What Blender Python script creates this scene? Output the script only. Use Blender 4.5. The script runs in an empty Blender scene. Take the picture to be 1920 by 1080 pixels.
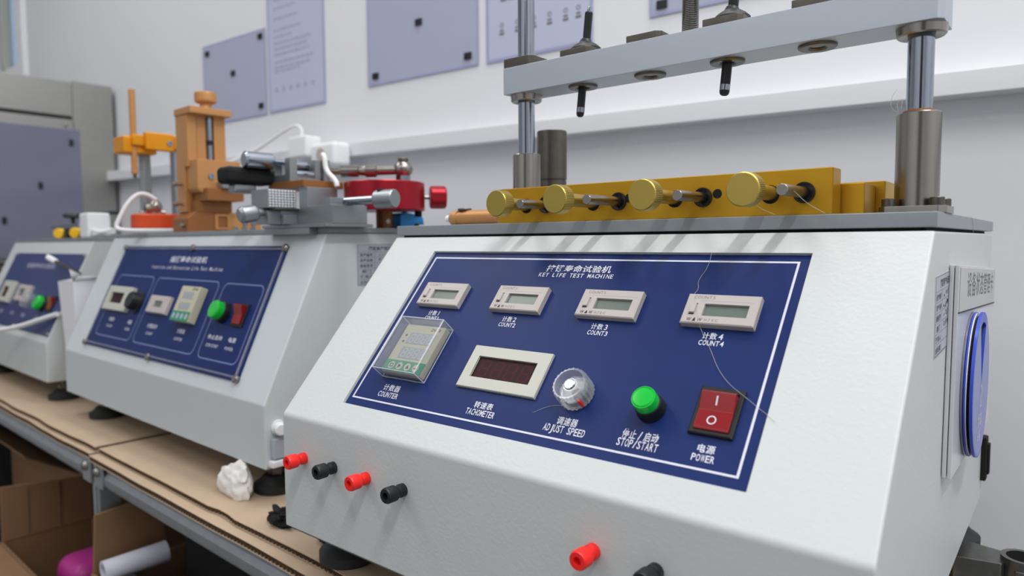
import bpy, bmesh, math, random
from mathutils import Matrix, Vector, noise
random.seed(7)
PI = math.pi
sc = bpy.context.scene
COL = sc.collection
MM = 0.001

# ------------------------------------------------------------------ camera, world, lights, exposure
cam_d = bpy.data.cameras.new('camera'); cam = bpy.data.objects.new('camera', cam_d); COL.objects.link(cam)
FPX = 1309.9
yaw, pit, rol = math.radians(39.11), math.radians(-3.76), math.radians(-0.36)
fw = Vector((-math.sin(yaw)*math.cos(pit), math.cos(yaw)*math.cos(pit), math.sin(pit)))
rt = Vector((math.cos(yaw), math.sin(yaw), 0)); up = rt.cross(fw)
rt2 = math.cos(rol)*rt + math.sin(rol)*up; up2 = -math.sin(rol)*rt + math.cos(rol)*up
cam.matrix_world = Matrix(((rt2.x, up2.x, -fw.x, .51144), (rt2.y, up2.y, -fw.y, -.32458), (rt2.z, up2.z, -fw.z, .23673), (0, 0, 0, 1)))
cam_d.sensor_width = 36; cam_d.lens = FPX*36/1920; cam_d.clip_start = .01; cam_d.clip_end = 50
cam_d.dof.use_dof = True; cam_d.dof.focus_distance = .49; cam_d.dof.aperture_fstop = 6.3
sc.camera = cam

w = bpy.data.worlds.new('world'); sc.world = w; w.use_nodes = True
w.node_tree.nodes['Background'].inputs[0].default_value = (.66, .78, 1.0, 1)
w.node_tree.nodes['Background'].inputs[1].default_value = .75

def area(name, loc, sx, sy, power, col=(1, .99, .975)):
    l = bpy.data.lights.new(name, 'AREA'); l.shape = 'RECTANGLE'; l.size = sx; l.size_y = sy; l.energy = power; l.color = col
    o = bpy.data.objects.new(name, l); o.location = loc; COL.objects.link(o)
area('ceiling_tube_light', (1.10, -.60, 1.82), .09, 1.0, 21)
area('ceiling_panel_light', (.45, .36, 1.82), 1.6, .3, 17)
area('ceiling_panel_light', (-1.2, -.45, 1.82), .6, 1.2, 12)
area('ceiling_panel_light', (1.9, -.1, 1.82), .6, 1.0, 9)
area('ceiling_panel_light', (-.3, -1.7, 1.82), 2.4, .6, 13.5)

sc.view_settings.view_transform = 'Standard'; sc.view_settings.look = 'None'
sc.view_settings.gamma = 1; sc.view_settings.use_curve_mapping = False
sc.view_settings.exposure = -0.08

# ------------------------------------------------------------------ materials
def mat(name, col, rough=.5, metal=0., spec=.5, bump=0., bscale=400., vary=0., vscale=30., trans=0., ior=1.45, coat=0., emit=None, estr=0., aniso=None, stretch=None, alpha=1., detail=2.):
    m = bpy.data.materials.new(name); m.use_nodes = True
    nt = m.node_tree; b = nt.nodes['Principled BSDF']
    c = tuple(((x/255)/12.92 if x/255 <= .04045 else ((x/255+.055)/1.055)**2.4) for x in col)
    b.inputs['Base Color'].default_value = (*c, 1)
    b.inputs['Roughness'].default_value = rough; b.inputs['Metallic'].default_value = metal
    b.inputs['Specular IOR Level'].default_value = spec; b.inputs['IOR'].default_value = ior
    b.inputs['Transmission Weight'].default_value = trans; b.inputs['Coat Weight'].default_value = coat
    b.inputs['Alpha'].default_value = alpha
    if emit: 
        b.inputs['Emission Color'].default_value = (*[(x/255)**2.2 for x in emit], 1); b.inputs['Emission Strength'].default_value = estr
    if bump or vary:
        tc = nt.nodes.new('ShaderNodeTexCoord'); src = tc.outputs['Object']
        if stretch:
            mp = nt.nodes.new('ShaderNodeMapping'); mp.inputs['Scale'].default_value = stretch; nt.links.new(src, mp.inputs['Vector']); src = mp.outputs['Vector']
    if bump:
        n = nt.nodes.new('ShaderNodeTexNoise'); n.inputs['Scale'].default_value = bscale; n.inputs['Detail'].default_value = detail
        nt.links.new(src, n.inputs['Vector'])
        bp = nt.nodes.new('ShaderNodeBump'); bp.inputs['Strength'].default_value = bump; bp.inputs['Distance'].default_value = .001
        nt.links.new(n.outputs['Fac'], bp.inputs['Height']); nt.links.new(bp.outputs['Normal'], b.inputs['Normal'])
    if vary:
        n2 = nt.nodes.new('ShaderNodeTexNoise'); n2.inputs['Scale'].default_value = vscale; n2.inputs['Detail'].default_value = 4
        nt.links.new(src, n2.inputs['Vector'])
        mx = nt.nodes.new('ShaderNodeMix'); mx.data_type = 'RGBA'
        mx.inputs[6].default_value = (*[x*(1-vary) for x in c], 1); mx.inputs[7].default_value = (*[min(1, x*(1+vary)) for x in c], 1)
        nt.links.new(n2.outputs['Fac'], mx.inputs[0]); nt.links.new(mx.outputs[2], b.inputs['Base Color'])
    return m
M = {}
M['paint'] = mat('white_powder_coat', (201, 206, 206), .42, bump=.16, bscale=330, detail=3)
M['paint2'] = mat('grey_white_powder_coat', (200, 207, 210), .45, bump=.1, bscale=330)
M['plate'] = mat('grey_anodised_plate', (150, 157, 162), .42, .3, bump=.05, bscale=900)
M['beam'] = mat('bead_blasted_aluminium', (188, 196, 205), .40, .55, bump=.08, bscale=2500)
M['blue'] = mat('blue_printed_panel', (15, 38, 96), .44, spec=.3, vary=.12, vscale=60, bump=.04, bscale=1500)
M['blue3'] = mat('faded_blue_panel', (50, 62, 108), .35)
M['print'] = mat('white_print', (216, 218, 230), .5)
M['print_dim'] = mat('pale_blue_print', (120, 132, 176), .5)
M['print_black'] = mat('dark_print', (52, 54, 60), .6)
M['print_grey'] = mat('grey_print', (112, 110, 112), .6)
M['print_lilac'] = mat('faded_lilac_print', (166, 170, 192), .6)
M['meter'] = mat('warm_grey_plastic', (186, 179, 175), .45)
M['ivory'] = mat('ivory_plastic', (190, 191, 180), .42)
M['cream'] = mat('cream_plastic', (192, 188, 164), .45)
M['lcd'] = mat('grey_green_lcd', (104, 116, 110), .25)
M['lcd_grey'] = mat('grey_display', (158, 164, 168), .3)
M['redscreen'] = mat('dark_red_screen', (44, 18, 21), .45, spec=.2)
M['segment'] = mat('dull_red_segments', (66, 26, 30), .5, spec=.2)
M['segment_grey'] = mat('unlit_grey_segments', (186, 190, 192), .4)
M['greenlabel'] = mat('green_keypad', (36, 142, 100), .4)
def thin_clear(name, haze, gloss):
    m = bpy.data.materials.new(name); m.use_nodes = True; nt = m.node_tree; nt.nodes.clear()
    out = nt.nodes.new('ShaderNodeOutputMaterial'); tr = nt.nodes.new('ShaderNodeBsdfTransparent'); di = nt.nodes.new('ShaderNodeBsdfDiffuse'); gl = nt.nodes.new('ShaderNodeBsdfGlossy')
    gl.inputs['Roughness'].default_value = .06; di.inputs['Color'].default_value = (.85, .87, .9, 1); tr.inputs['Color'].default_value = (.97, .975, .98, 1)
    lw = nt.nodes.new('ShaderNodeLayerWeight'); lw.inputs['Blend'].default_value = .25
    fr = nt.nodes.new('ShaderNodeMath'); fr.operation = 'MULTIPLY_ADD'; fr.inputs[1].default_value = gloss; fr.inputs[2].default_value = .025; nt.links.new(lw.outputs['Facing'], fr.inputs[0])
    a = nt.nodes.new('ShaderNodeMixShader'); a.inputs[0].default_value = haze; nt.links.new(tr.outputs[0], a.inputs[1]); nt.links.new(di.outputs[0], a.inputs[2])
    b = nt.nodes.new('ShaderNodeMixShader'); nt.links.new(fr.outputs[0], b.inputs[0]); nt.links.new(a.outputs[0], b.inputs[1]); nt.links.new(gl.outputs[0], b.inputs[2])
    nt.links.new(b.outputs[0], out.inputs['Surface']); return m
M['acrylic'] = thin_clear('clear_acrylic', .06, .35)
M['acryl_edge'] = thin_clear('clear_acrylic_edge', .55, .4)
M['clearknob'] = thin_clear('clear_knob_plastic', .16, .4)
M['green'] = mat('green_button_cap', (18, 186, 58), .22, coat=.3, emit=(10, 180, 50), estr=.05)
M['red'] = mat('red_rocker', (134, 14, 22), .28, coat=.1)
M['redplastic'] = mat('red_terminal_plastic', (244, 40, 36), .35)
M['black'] = mat('black_plastic', (24, 26, 28), .42)
M['rubber'] = mat('black_rubber', (40, 42, 44), .6, vary=.2)
M['matblack'] = mat('dull_black', (14, 14, 15), .8)
M['steel'] = mat('nickel_steel', (152, 148, 142), .27, 1., vary=.16, vscale=120, stretch=(1, 1, .08))
M['chrome'] = mat('polished_rod_steel', (152, 160, 170), .14, 1.)
M['darksteel'] = mat('dark_oxide_steel', (104, 100, 92), .35, .9, vary=.2, vscale=200)
M['gold'] = mat('gold_anodised_aluminium', (198, 152, 40), .36, .75, vary=.06, vscale=60)
M['goldend'] = mat('gold_brass_knob', (186, 164, 84), .32, .85)
M['copper'] = mat('copper_anodised', (196, 142, 88), .38, .3)
M['copperd'] = mat('brown_copper_anodised', (150, 98, 54), .42, .3)
M['orange'] = mat('orange_anodised', (230, 152, 24), .38, .4)
M['orangered'] = mat('orange_red_plastic', (222, 80, 34), .4)
M['crimson'] = mat('red_anodised', (164, 30, 44), .3, .55)
M['bluepl'] = mat('sky_blue_plastic', (44, 152, 232), .4)
M['visegrey'] = mat('grey_machined_steel', (150, 156, 160), .34, .7, bump=.05, bscale=900)
M['knurl'] = mat('bright_knurling', (228, 232, 236), .4, .2)
M['bench_shade'] = mat('under_bench_shade', (34, 34, 36), .7)  # stands in for the shade under the bench
M['whitepl'] = mat('white_plastic', (236, 238, 240), .35)
M['cable'] = mat('white_cable', (232, 232, 234), .45)
M['yellow'] = mat('yellow_plastic', (240, 190, 24), .4)
M['wall'] = mat('white_wall_paint', (226, 227, 231), .55, bump=.03, bscale=60, vary=.015, vscale=1.5)
M['trunk'] = mat('white_pvc_trunking', (224, 225, 229), .4)
M['film'] = mat('lilac_plastic_sleeve', (172, 177, 198), .3)
M['sheet'] = mat('lilac_paper_in_sleeve', (188, 193, 216), .35)
M['sleeve_edge'] = mat('sleeve_edge', (160, 164, 200), .3)
M['stainless'] = mat('brushed_stainless', (158, 158, 154), .38, .85, vary=.08, vscale=20, stretch=(1, 1, 12))
M['stain_dark'] = mat('dark_gap', (30, 30, 28), .6)
M['glassfilm'] = mat('grey_violet_film', (116, 118, 138), .16, coat=.3)
M['galv'] = mat('galvanised_steel', (172, 178, 182), .42, .8, vary=.18, vscale=50, bump=.05, bscale=300)
M['card'] = mat('kraft_cardboard', (186, 164, 140), .8, vary=.10, vscale=25, bump=.08, bscale=300)
M['flute'] = mat('corrugated_core', (116, 92, 70), .9)
M['carton'] = mat('brown_carton', (134, 102, 72), .8, vary=.08, vscale=12, bump=.15, bscale=120, stretch=(1, 1, .05))
M['tissue'] = mat('white_tissue', (236, 234, 230), .9)
M['paper'] = mat('white_card_paper', (232, 232, 238), .6)
M['pink'] = mat('magenta_plastic', (196, 60, 150), .4)
M['roll'] = mat('white_paper_roll', (218, 218, 232), .5)
M['label'] = mat('silver_label', (176, 182, 192), .4)
M['board'] = mat('grey_white_board', (206, 208, 212), .25)
M['boardcard'] = mat('grey_card', (188, 190, 193), .35)
M['discblue'] = mat('blue_disc_plastic', (52, 78, 196), .32)
M['discface'] = mat('pale_blue_disc_face', (120, 132, 196), .3)
M['thread'] = mat('pale_fibre', (196, 192, 184), .7)
M['floor'] = mat('grey_floor', (120, 120, 118), .5, vary=.08, vscale=3)
M['ceiling'] = mat('white_ceiling', (225, 226, 228), .7)
M['rust'] = mat('rusty_grease', (120, 76, 30), .6)
M['glass'] = mat('window_glass', (214, 230, 240), .08, trans=1., ior=1.45)
M['cast'] = mat('cast_zinc_clamp', (120, 120, 118), .3, .9, vary=.2, vscale=150, bump=.3, bscale=200)

# ------------------------------------------------------------------ mesh builder (millimetres)
class B:
    def __init__(s): s.v = []; s.f = []; s.sh = 32
    def add(s, vs, fs, T=None):
        k = len(s.v)
        s.v += [tuple(T @ Vector(v)) if T else tuple(v) for v in vs]
        s.f += [tuple(i+k for i in f) for f in fs]
    def frombm(s, bm, T=None):
        bm.verts.ensure_lookup_table()
        for i, v in enumerate(bm.verts): v.index = i
        s.add([v.co[:] for v in bm.verts], [[v.index for v in f.verts] for f in bm.faces], T); bm.free()
    def box(s, x0, x1, y0, y1, z0, z1, bev=0, seg=2, T=None):
        bm = bmesh.new(); bmesh.ops.create_cube(bm, size=1)
        for v in bm.verts: v.co = Vector(((x0+x1)/2+v.co.x*(x1-x0), (y0+y1)/2+v.co.y*(y1-y0), (z0+z1)/2+v.co.z*(z1-z0)))
        if bev: bmesh.ops.bevel(bm, geom=bm.edges[:], offset=bev, segments=seg, affect='EDGES', profile=.5)
        s.frombm(bm, T)
    def lathe(s, prof, o=(0, 0, 0), ax=(0, 0, 1), n=32, gear=0, gdepth=0., T=None):
        if 8 <= n < 18: s.sh = 50
        # prof: (radius, height[, geared]) from bottom to top
        a = Vector(ax).normalized(); q = a.to_track_quat('Z', 'Y').to_matrix(); o = Vector(o)
        vs = []; fs = []; rings = []
        for p in prof:
            r, h = p[0], p[1]; g = len(p) > 2 and p[2]
            if r <= 1e-6: rings.append([len(vs)]); vs.append(o+q @ Vector((0, 0, h))); continue
            ring = []
            for i in range(n):
                t = 2*PI*i/n; rr = r
                if g and gdepth: rr = r - gdepth*(.5+.5*math.cos(t*gear)) if n > gear*2.5 else r-(gdepth if i % 2 else 0)
                ring.append(len(vs)); vs.append(o+q @ Vector((rr*math.cos(t), rr*math.sin(t), h)))
            rings.append(ring)
        for a_, b_ in zip(rings, rings[1:]):
            for i in range(n):
                j = (i+1) % n
                if len(a_) == 1 and len(b_) > 1: fs.append((a_[0], b_[j], b_[i])[::-1] if False else (a_[0], b_[i], b_[j])[::-1])
                elif len(b_) == 1 and len(a_) > 1: fs.append((a_[i], a_[j], b_[0]))
                elif len(a_) > 1: fs.append((a_[i], a_[j], b_[j], b_[i]))
        s.add(vs, fs, T)
    def cyl(s, p0, p1, r, r1=None, n=28, bev=0, T=None):
        p0 = Vector(p0); p1 = Vector(p1); L = (p1-p0).length; r1 = r if r1 is None else r1
        b = min(bev, r*.9, r1*.9)
        prof = [(0, 0), (r-b, 0)] + ([(r, b)] if b else []) + ([(r1, L-b)] if b else []) + [(r1-b, L), (0, L)]
        s.lathe(prof, p0, p1-p0, n, T=T)
    def ring(s, p0, p1, ro, ri, n=32, T=None):
        p0 = Vector(p0); p1 = Vector(p1); L = (p1-p0).length
        s.lathe([(ri, 0), (ro, 0), (ro, L), (ri, L), (ri, 0)], p0, p1-p0, n, T=T)
    def prism(s, poly, axis, a, b, bev=0, seg=2, T=None):
        # axis 0: poly=(y,z); 1: poly=(x,z); 2: poly=(x,y)
        def P(q, t): return {0: (t, q[0], q[1]), 1: (q[0], t, q[1]), 2: (q[0], q[1], t)}[axis]
        bm = bmesh.new(); A = [bm.verts.new(P(q, a)) for q in poly]; C = [bm.verts.new(P(q, b)) for q in poly]; n = len(poly)
        bm.faces.new(A); bm.faces.new(C[::-1])
        for i in range(n): bm.faces.new((A[i], C[i], C[(i+1) % n], A[(i+1) % n]))
        bmesh.ops.recalc_face_normals(bm, faces=bm.faces[:])
        if bev: bmesh.ops.bevel(bm, geom=bm.edges[:], offset=bev, segments=seg, affect='EDGES', profile=.5)
        s.frombm(bm, T)
    def tube(s, pts, r, n=8, T=None, smooth=0):
        s.sh = 62; pts = [Vector(p) for p in pts]
        for _ in range(smooth):
            q = [pts[0]]
            for a, b in zip(pts, pts[1:]): q += [a*.75+b*.25, a*.25+b*.75]
            pts = q+[pts[-1]]
        vs = []; fs = []; N = len(pts); prev = None
        for i, p in enumerate(pts):
            t = (pts[min(i+1, N-1)]-pts[max(i-1, 0)]).normalized()
            if prev is None: u = t.orthogonal().normalized()
            else: u = (prev-t*prev.dot(t)).normalized()
            prev = u; v = t.cross(u)
            for k in range(n):
                a = 2*PI*k/n; vs.append(p+u*math.cos(a)*r+v*math.sin(a)*r)
        for i in range(N-1):
            for k in range(n):
                j = (k+1) % n; fs.append((i*n+k, i*n+j, (i+1)*n+j, (i+1)*n+k))
        fs.append(tuple(range(n))[::-1]); fs.append(tuple((N-1)*n+k for k in range(n)))
        s.add(vs, fs, T)
    def frame(s, o, h, z0, z1, ch=0., T=None):
        # rectangular ring: outer (x0,x1,y0,y1), hole (x0,x1,y0,y1), from z0 to z1, ch: chamfer of the outer top edge
        def rect(r, z, k=0): return [(r[0]+k, r[2]+k, z), (r[1]-k, r[2]+k, z), (r[1]-k, r[3]-k, z), (r[0]+k, r[3]-k, z)]
        loops = [rect(o, z0), rect(o, z1-ch)] + ([rect(o, z1, ch)] if ch else []) + [rect(h, z1), rect(h, z0)]
        vs = sum(loops, []); fs = []
        for l in range(len(loops)-1):
            for i in range(4):
                j = (i+1) % 4; fs.append((l*4+i, l*4+j, (l+1)*4+j, (l+1)*4+i))
        k = len(loops)-1
        for i in range(4):
            j = (i+1) % 4; fs.append((k*4+i, k*4+j, j, i))
        s.add(vs, fs, T)
    def sphere(s, c, r, sx=1, sy=1, sz=1, n=16, T=None):
        bm = bmesh.new(); bmesh.ops.create_uvsphere(bm, u_segments=n*2, v_segments=n, radius=1)
        for v in bm.verts: v.co = Vector((c[0]+v.co.x*r*sx, c[1]+v.co.y*r*sy, c[2]+v.co.z*r*sz))
        s.frombm(bm, T)
    def quad(s, a, b, c, d, T=None): s.add([a, b, c, d], [(0, 1, 2, 3)], T)

def obj(name, b, m, parent=None, T=None, sharp=None, kind=None):
    me = bpy.data.meshes.new(name)
    T = T or Matrix()
    me.from_pydata([tuple((T @ Vector(v))*MM) for v in b.v], [], b.f); me.validate(); me.update()
    bm = bmesh.new(); bm.from_mesh(me); bmesh.ops.recalc_face_normals(bm, faces=bm.faces[:])
    for f in bm.faces: f.smooth = True
    bm.to_mesh(me); bm.free()
    me.set_sharp_from_angle(angle=math.radians(sharp or b.sh))
    me.materials.append(M[m] if isinstance(m, str) else m)
    o = bpy.data.objects.new(name, me); COL.objects.link(o)
    if parent: o.parent = parent
    if kind: o['kind'] = kind
    if not kind or kind == 'structure':
        wn = o.modifiers.new('weighted_normals', 'WEIGHTED_NORMAL'); wn.keep_sharp = True
    return o
def tag(o, label, cat, group=None):
    o['label'] = label; o['category'] = cat
    if group: o['group'] = group
    return o
def thing(name, label, cat, loc=(0, 0, 0), rz=0, group=None):
    o = bpy.data.objects.new(name, None); COL.objects.link(o); o.empty_display_size = .02
    o.location = Vector(loc)*MM; o.rotation_euler = (0, 0, math.radians(rz)); return tag(o, label, cat, group)
def plab(o, label): o['label'] = label; return o
def cp(src, loc, parent=None):
    # a copy of a part with its sub-parts, moved by loc (mm)
    c = src.copy(); COL.objects.link(c); c.parent = parent or src.parent
    c.location = src.location+Vector(loc)*MM
    for ch in list(src.children):
        d = ch.copy(); COL.objects.link(d); d.parent = c
    return c

# text -> flat mesh
_tc = {}
def glyph(s, off=0.):
    if (s, off) in _tc: return _tc[(s, off)]
    c = bpy.data.curves.new('t', 'FONT'); c.body = s; c.offset = off; c.resolution_u = 2
    o = bpy.data.objects.new('t', c); COL.objects.link(o)
    bpy.context.view_layer.update()
    ev = o.evaluated_get(bpy.context.evaluated_depsgraph_get()); me = ev.to_mesh()
    vs = [v.co[:] for v in me.vertices]; fs = [tuple(p.vertices) for p in me.polygons]
    ev.to_mesh_clear(); bpy.data.objects.remove(o); bpy.data.curves.remove(c)
    _tc[(s, off)] = (vs, fs); return vs, fs
def text(b, s, cx, cy, width, height, n=0., bold=.02, mono=True, slant=0.):
    """s centred at (cx,cy) filling width x height on plane z=n"""
    N = len(s); cw = width/N
    for i, ch in enumerate(s):
        if ch == ' ': continue
        vs, fs = glyph(ch, bold*(.7 if ord(ch) > 0x2000 else .7))
        if not vs: continue
        xs = [v[0] for v in vs]; x0, x1 = min(xs), max(xs)
        cjk = ord(ch) > 0x2000
        if cjk: k = height/.93; ky = k; yoff = -.385*ky; kx = min(cw*.97, height*1.6)/.97 if False else cw*.93/.96
        else: ky = height*(.9 if any(ord(q) > 0x2000 for q in s) else 1)/.72; yoff = -.36*ky; kx = min(ky, cw*.86/max(x1-x0, .2)) if mono else ky
        mx = cx-width/2+cw*(i+.5)-(x0+x1)/2*kx
        if cjk: mx = cx-width/2+cw*(i+.5)-.485*kx
        b.add([(mx+v[0]*kx+slant*(v[1]*ky), cy+yoff+v[1]*ky, n) for v in vs], fs)
def seg7(b, x, y, w, h, t, n, sl=.08, mask=(1,)*7):
    def bar(x0, y0, x1, y1):
        dx, dy = x1-x0, y1-y0; L = math.hypot(dx, dy); ux, uy = dx/L, dy/L; px, py = -uy*t/2, ux*t/2
        g = t*.6
        pts = [(x0+ux*g*.3, y0+uy*g*.3), (x0+ux*g+px, y0+uy*g+py), (x1-ux*g+px, y1-uy*g+py), (x1-ux*g*.3, y1-uy*g*.3), (x1-ux*g-px, y1-uy*g-py), (x0+ux*g-px, y0+uy*g-py)]
        b.add([(p[0]+sl*(p[1]-y), p[1], n) for p in pts], [(0, 1, 2, 3, 4, 5)])
    P = [(x, y), (x+w, y), (x, y+h/2), (x+w, y+h/2), (x, y+h), (x+w, y+h)]
    for k, (i, j) in enumerate([(0, 1), (2, 3), (4, 5), (0, 2), (1, 3), (2, 4), (3, 5)]):
        if mask[k]: bar(*P[i], *P[j])
def rrect_line(b, x0, x1, y0, y1, t, r, n, seg=5):
    def loop(k):
        pts = []; rr = max(r-k, .01)
        for cx, cy, a0 in ((x1-k-rr, y1-k-rr, 0), (x0+k+rr, y1-k-rr, 90), (x0+k+rr, y0+k+rr, 180), (x1-k-rr, y0+k+rr, 270)):
            for i in range(seg+1):
                a = math.radians(a0+90*i/seg); pts.append((cx+rr*math.cos(a), cy+rr*math.sin(a), n))
        return pts
    A, C = loop(0), loop(t); N = len(A)
    b.add(A+C, [(i, (i+1) % N, N+(i+1) % N, N+i) for i in range(N)])
def disc(b, cx, cy, r, n, k=20, ri=0):
    pts = [(cx+r*math.cos(2*PI*i/k), cy+r*math.sin(2*PI*i/k), n) for i in range(k)]
    if ri:
        q = [(cx+ri*math.cos(2*PI*i/k), cy+ri*math.sin(2*PI*i/k), n) for i in range(k)]
        b.add(pts+q, [(i, (i+1) % k, k+(i+1) % k, k+i) for i in range(k)])
    else: b.add(pts, [tuple(range(k))])

# ------------------------------------------------------------------ setting
WALL_A = 2.5
RW = Matrix.Rotation(math.radians(WALL_A), 4, 'Z')          # wall frame (x along the wall, y into it)
BEN_A = -2.0
RB = Matrix.Rotation(math.radians(BEN_A), 4, 'Z')           # bench frame
ZB = -38.0                                                  # top of the cardboard
b = B()
b.box(-2210, 2400, 600, 680, -850, 1850); b.box(-2960, -2210, 600, 680, -850, 795); b.box(-2960, -2210, 600, 680, 1700, 1850); b.box(-3000, -2800, 600, 680, 795, 1700)
obj('wall_back', b, 'wall', T=RW, kind='structure')
b = B(); b.box(-3080, -3000, -2380, 680, -850, 1850); obj('wall_left', b, 'wall', T=RW, kind='structure')
b = B(); b.box(2400, 2480, -2380, 680, -850, 1850); obj('wall_right', b, 'wall', T=RW, kind='structure')
b = B(); b.box(-3000, 2400, -2380, -2300, -850, 1850); obj('wall_front', b, 'wall', T=RW, kind='structure')
b = B(); b.box(600, 1500, -2300, -2270, -850, 1200, 4); obj('dark_reflection_panel', b, 'stain_dark', T=RW, kind='structure')  # unseen, added as a dark shape for the polished rods to reflect
b = B(); b.box(-3080, 2480, -2380, 680, -880, -850); obj('floor', b, 'floor', T=RW, kind='structure')
b = B(); b.box(-3080, 2480, -2380, 680, 1850, 1880); obj('ceiling', b, 'ceiling', T=RW, kind='structure')
# trunking along the wall
TT = RW @ Matrix.Translation((0, 0, 412)) @ Matrix.Rotation(math.radians(.62), 4, 'Y')
b = B(); b.box(-1700, 2300, 566, 600, -13, 12.5, 1.2); trunk = obj('trim_1', b, 'trunk', T=TT, kind='structure')
# window in the back wall at the far left
win = bpy.data.objects.new('window_1', None); COL.objects.link(win); win['kind'] = 'structure'
TWN = RW @ Matrix.Translation((0, 600, 0)) @ Matrix(((1, 0, 0, 0), (0, 0, -1, 0), (0, 1, 0, 0), (0, 0, 0, 1)))
b = B(); b.frame((-2800, -2210, 795, 1700), (-2770, -2262, 830, 1670), -40, 14, 4); obj('window_frame', b, 'whitepl', win, TWN)
b = B(); b.frame((-2770, -2262, 830, 1670), (-2745, -2285, 850, 1650), -30, 2, 2); obj('window_sash', b, 'whitepl', win, TWN)
b = B(); b.box(-2440, -2400, 850, 1650, -24, 8, 2); obj('window_mullion', b, 'ivory', win, TWN)
for x0, x1 in ((-2745, -2440), (-2400, -2285)):
    b = B(); b.box(x0, x1, 850, 1650, -16, -12); obj('window_pane', b, 'glass', win, TWN)

# sheets on the wall (wall frame: x, z); D is the wall face
def wall_sheet(x0, x1, z0, z1, label, kind, mags=(), grp=None):
    t = thing('wall_sheet', label, 'sheet', tuple(RW @ Vector(((x0+x1)/2, 599, z0))), WALL_A, 'sheets hung on the wall')
    W2, H = (x1-x0)/2, z1-z0
    TS = Matrix.Translation((0, -1.2, 0)) @ Matrix(((1, 0, 0, 0), (0, 0, -1, 0), (0, 1, 0, 0), (0, 0, 0, 1)))
    b = B(); b.box(-W2, W2, 0, H, -1.2, 0, .5); obj('sleeve', b, 'sheet' if kind == 'text' else 'film', t, TS)
    b = B(); rrect_line(b, -W2+.5, W2-.5, .5, H-.5, 5 if kind == 'text' else 4, 4, .12); obj('sleeve_border', b, 'sleeve_edge', t, TS)
    for mx, mz in mags:
        q = B(); q.box(mx-(x0+x1)/2-8, mx-(x0+x1)/2+8, mz-z0-6, mz-z0+6, 0, 3, .8); obj('magnet', q, 'black', t, TS)
    return t, TS, W2, H
wall_sheet(-1138, -882, 524, 714, 'lilac plastic sheet with small black magnets, leftmost on the wall, above the copper slide', 'mag', [(-1116, 694), (-899, 698), (-1009, 633), (-902, 546)])
t, TS, W2, H = wall_sheet(-873, -679, 525, 815, 'narrow upright sheet of faint printed lines hanging beside the leftmost magnet sheet', 'text')
b = B()
for k, (y, l) in enumerate([(236, .35), (218, .5), (196, .55), (172, .6), (158, .45), (144, .85), (132, .7), (120, .8), (104, .9), (92, .8), (84, .6)]):
    x = -W2+24
    while x < -W2+24+l*(2*W2-50):
        wd = random.uniform(6, 16); b.box(x, x+wd, y, y+5.2, 0, .25); x += wd+3
for i in range(6):
    b.box(-W2+24+i*25, -W2+34+i*25, 42, 52, 0, .25)
obj('lettering', b, 'print_lilac', t, TS, kind='stuff')
wall_sheet(-551, -273, 539, 752, 'large lilac sheet with three black magnets, widest on the wall, left of the machine column', 'mag', [(-412, 637), (-528, 557), (-296, 558)])
t, TS, W2, H = wall_sheet(-256, -49, 538, 828, 'upright printed sheet with a row of small icons, partly behind the left guide rod', 'text')
b = B()
for i, x in enumerate((-70, -38, -5, 25, 55, 78)):
    b.box(x-5, x+5, 42, 46, 0, .25); b.box(x-4, x+4, 48, 51, 0, .25); b.ring((x, 58, 0), (x, 58, .25), 4, 2.6, 10)
for y in (96, 104): 
    for x in range(-72, 70, 16): b.box(x, x+12, y, y+4, 0, .25)
for i in range(3): b.box(-60, 60-i*14, 130+i*22, 135+i*22, 0, .25)
obj('lettering', b, 'print_grey', t, TS, kind='stuff')
wall_sheet(44, 300, 557, 740, 'lilac sheet with a black magnet behind the screw, farthest right on the wall', 'mag', [(64, 572), (280, 572)])

# ------------------------------------------------------------------ workbench (bench frame)
bench = thing('workbench', 'galvanised steel rack bench carrying the three test machines', 'bench', tuple(RB @ Vector((-560, 300, -850))), BEN_A)
OB = Matrix.Translation((560, -300, 850))                    # bench-frame coordinates -> local of the Empty
b = B(); b.box(-1560, 446, 40, 440, -64, -53.2, 1); obj('deck', b, 'galv', bench, OB)
def rail(x0, x1):
    # folded beam with a rounded lower lip
    prof = [(24, -53), (30, -53), (30, -64), (36, -68), (36, -81), (33, -86), (28, -88), (23, -86), (20, -81), (20, -72), (24, -66)]
    q = B(); q.prism(prof, 0, x0, x1, 0); return obj('front_rail', q, 'galv', bench, OB)
rail(-1560, -533); rail(-503, 440)
def post(x):
    q = B(); q.prism([(x-13, 22), (x+13, 22), (x+13, 48), (x+9, 48), (x+9, 26), (x-9, 26), (x-9, 48), (x-13, 48)], 2, -850, -53); p = obj('post', q, 'galv', bench, OB)
    q = B(); q.box(x-3, x+3, 20, 23, -850, -90, .8); obj('post_rib', q, 'galv', p, OB)
for x in (-518, -1545, 436): post(x)
for sx in (-540, -496):
    q = B(); q.box(sx-14, sx+14, 17.5, 21, -88, -50, 1); br = obj('bracket', q, 'galv', bench, OB)
    q = B(); q.cyl((sx, 18, -66), (sx, 12.5, -66), 7, 5.5, 16, 1); obj('bolt', q, 'steel', br, OB)
b = B(); b.box(-1560, 440, 440.5, 444, -850, -64); obj('rear_shade_panel', b, 'bench_shade', bench, OB)  # added panel, blocks light so the space under the bench stays dark
b = B(); b.box(-1566, -1561, 30, 444, -850, -64); obj('end_shade_panel', b, 'bench_shade', bench, OB)  # also added, shuts out light at the left end under the bench
b = B(); b.box(-1560, 440, 30, 440, -572, -560, 1); obj('lower_shelf', b, 'galv', bench, OB)
b = B(); b.box(-1560, 440, 26, 32, -600, -560, 1); obj('lower_rail', b, 'galv', bench, OB)
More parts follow.
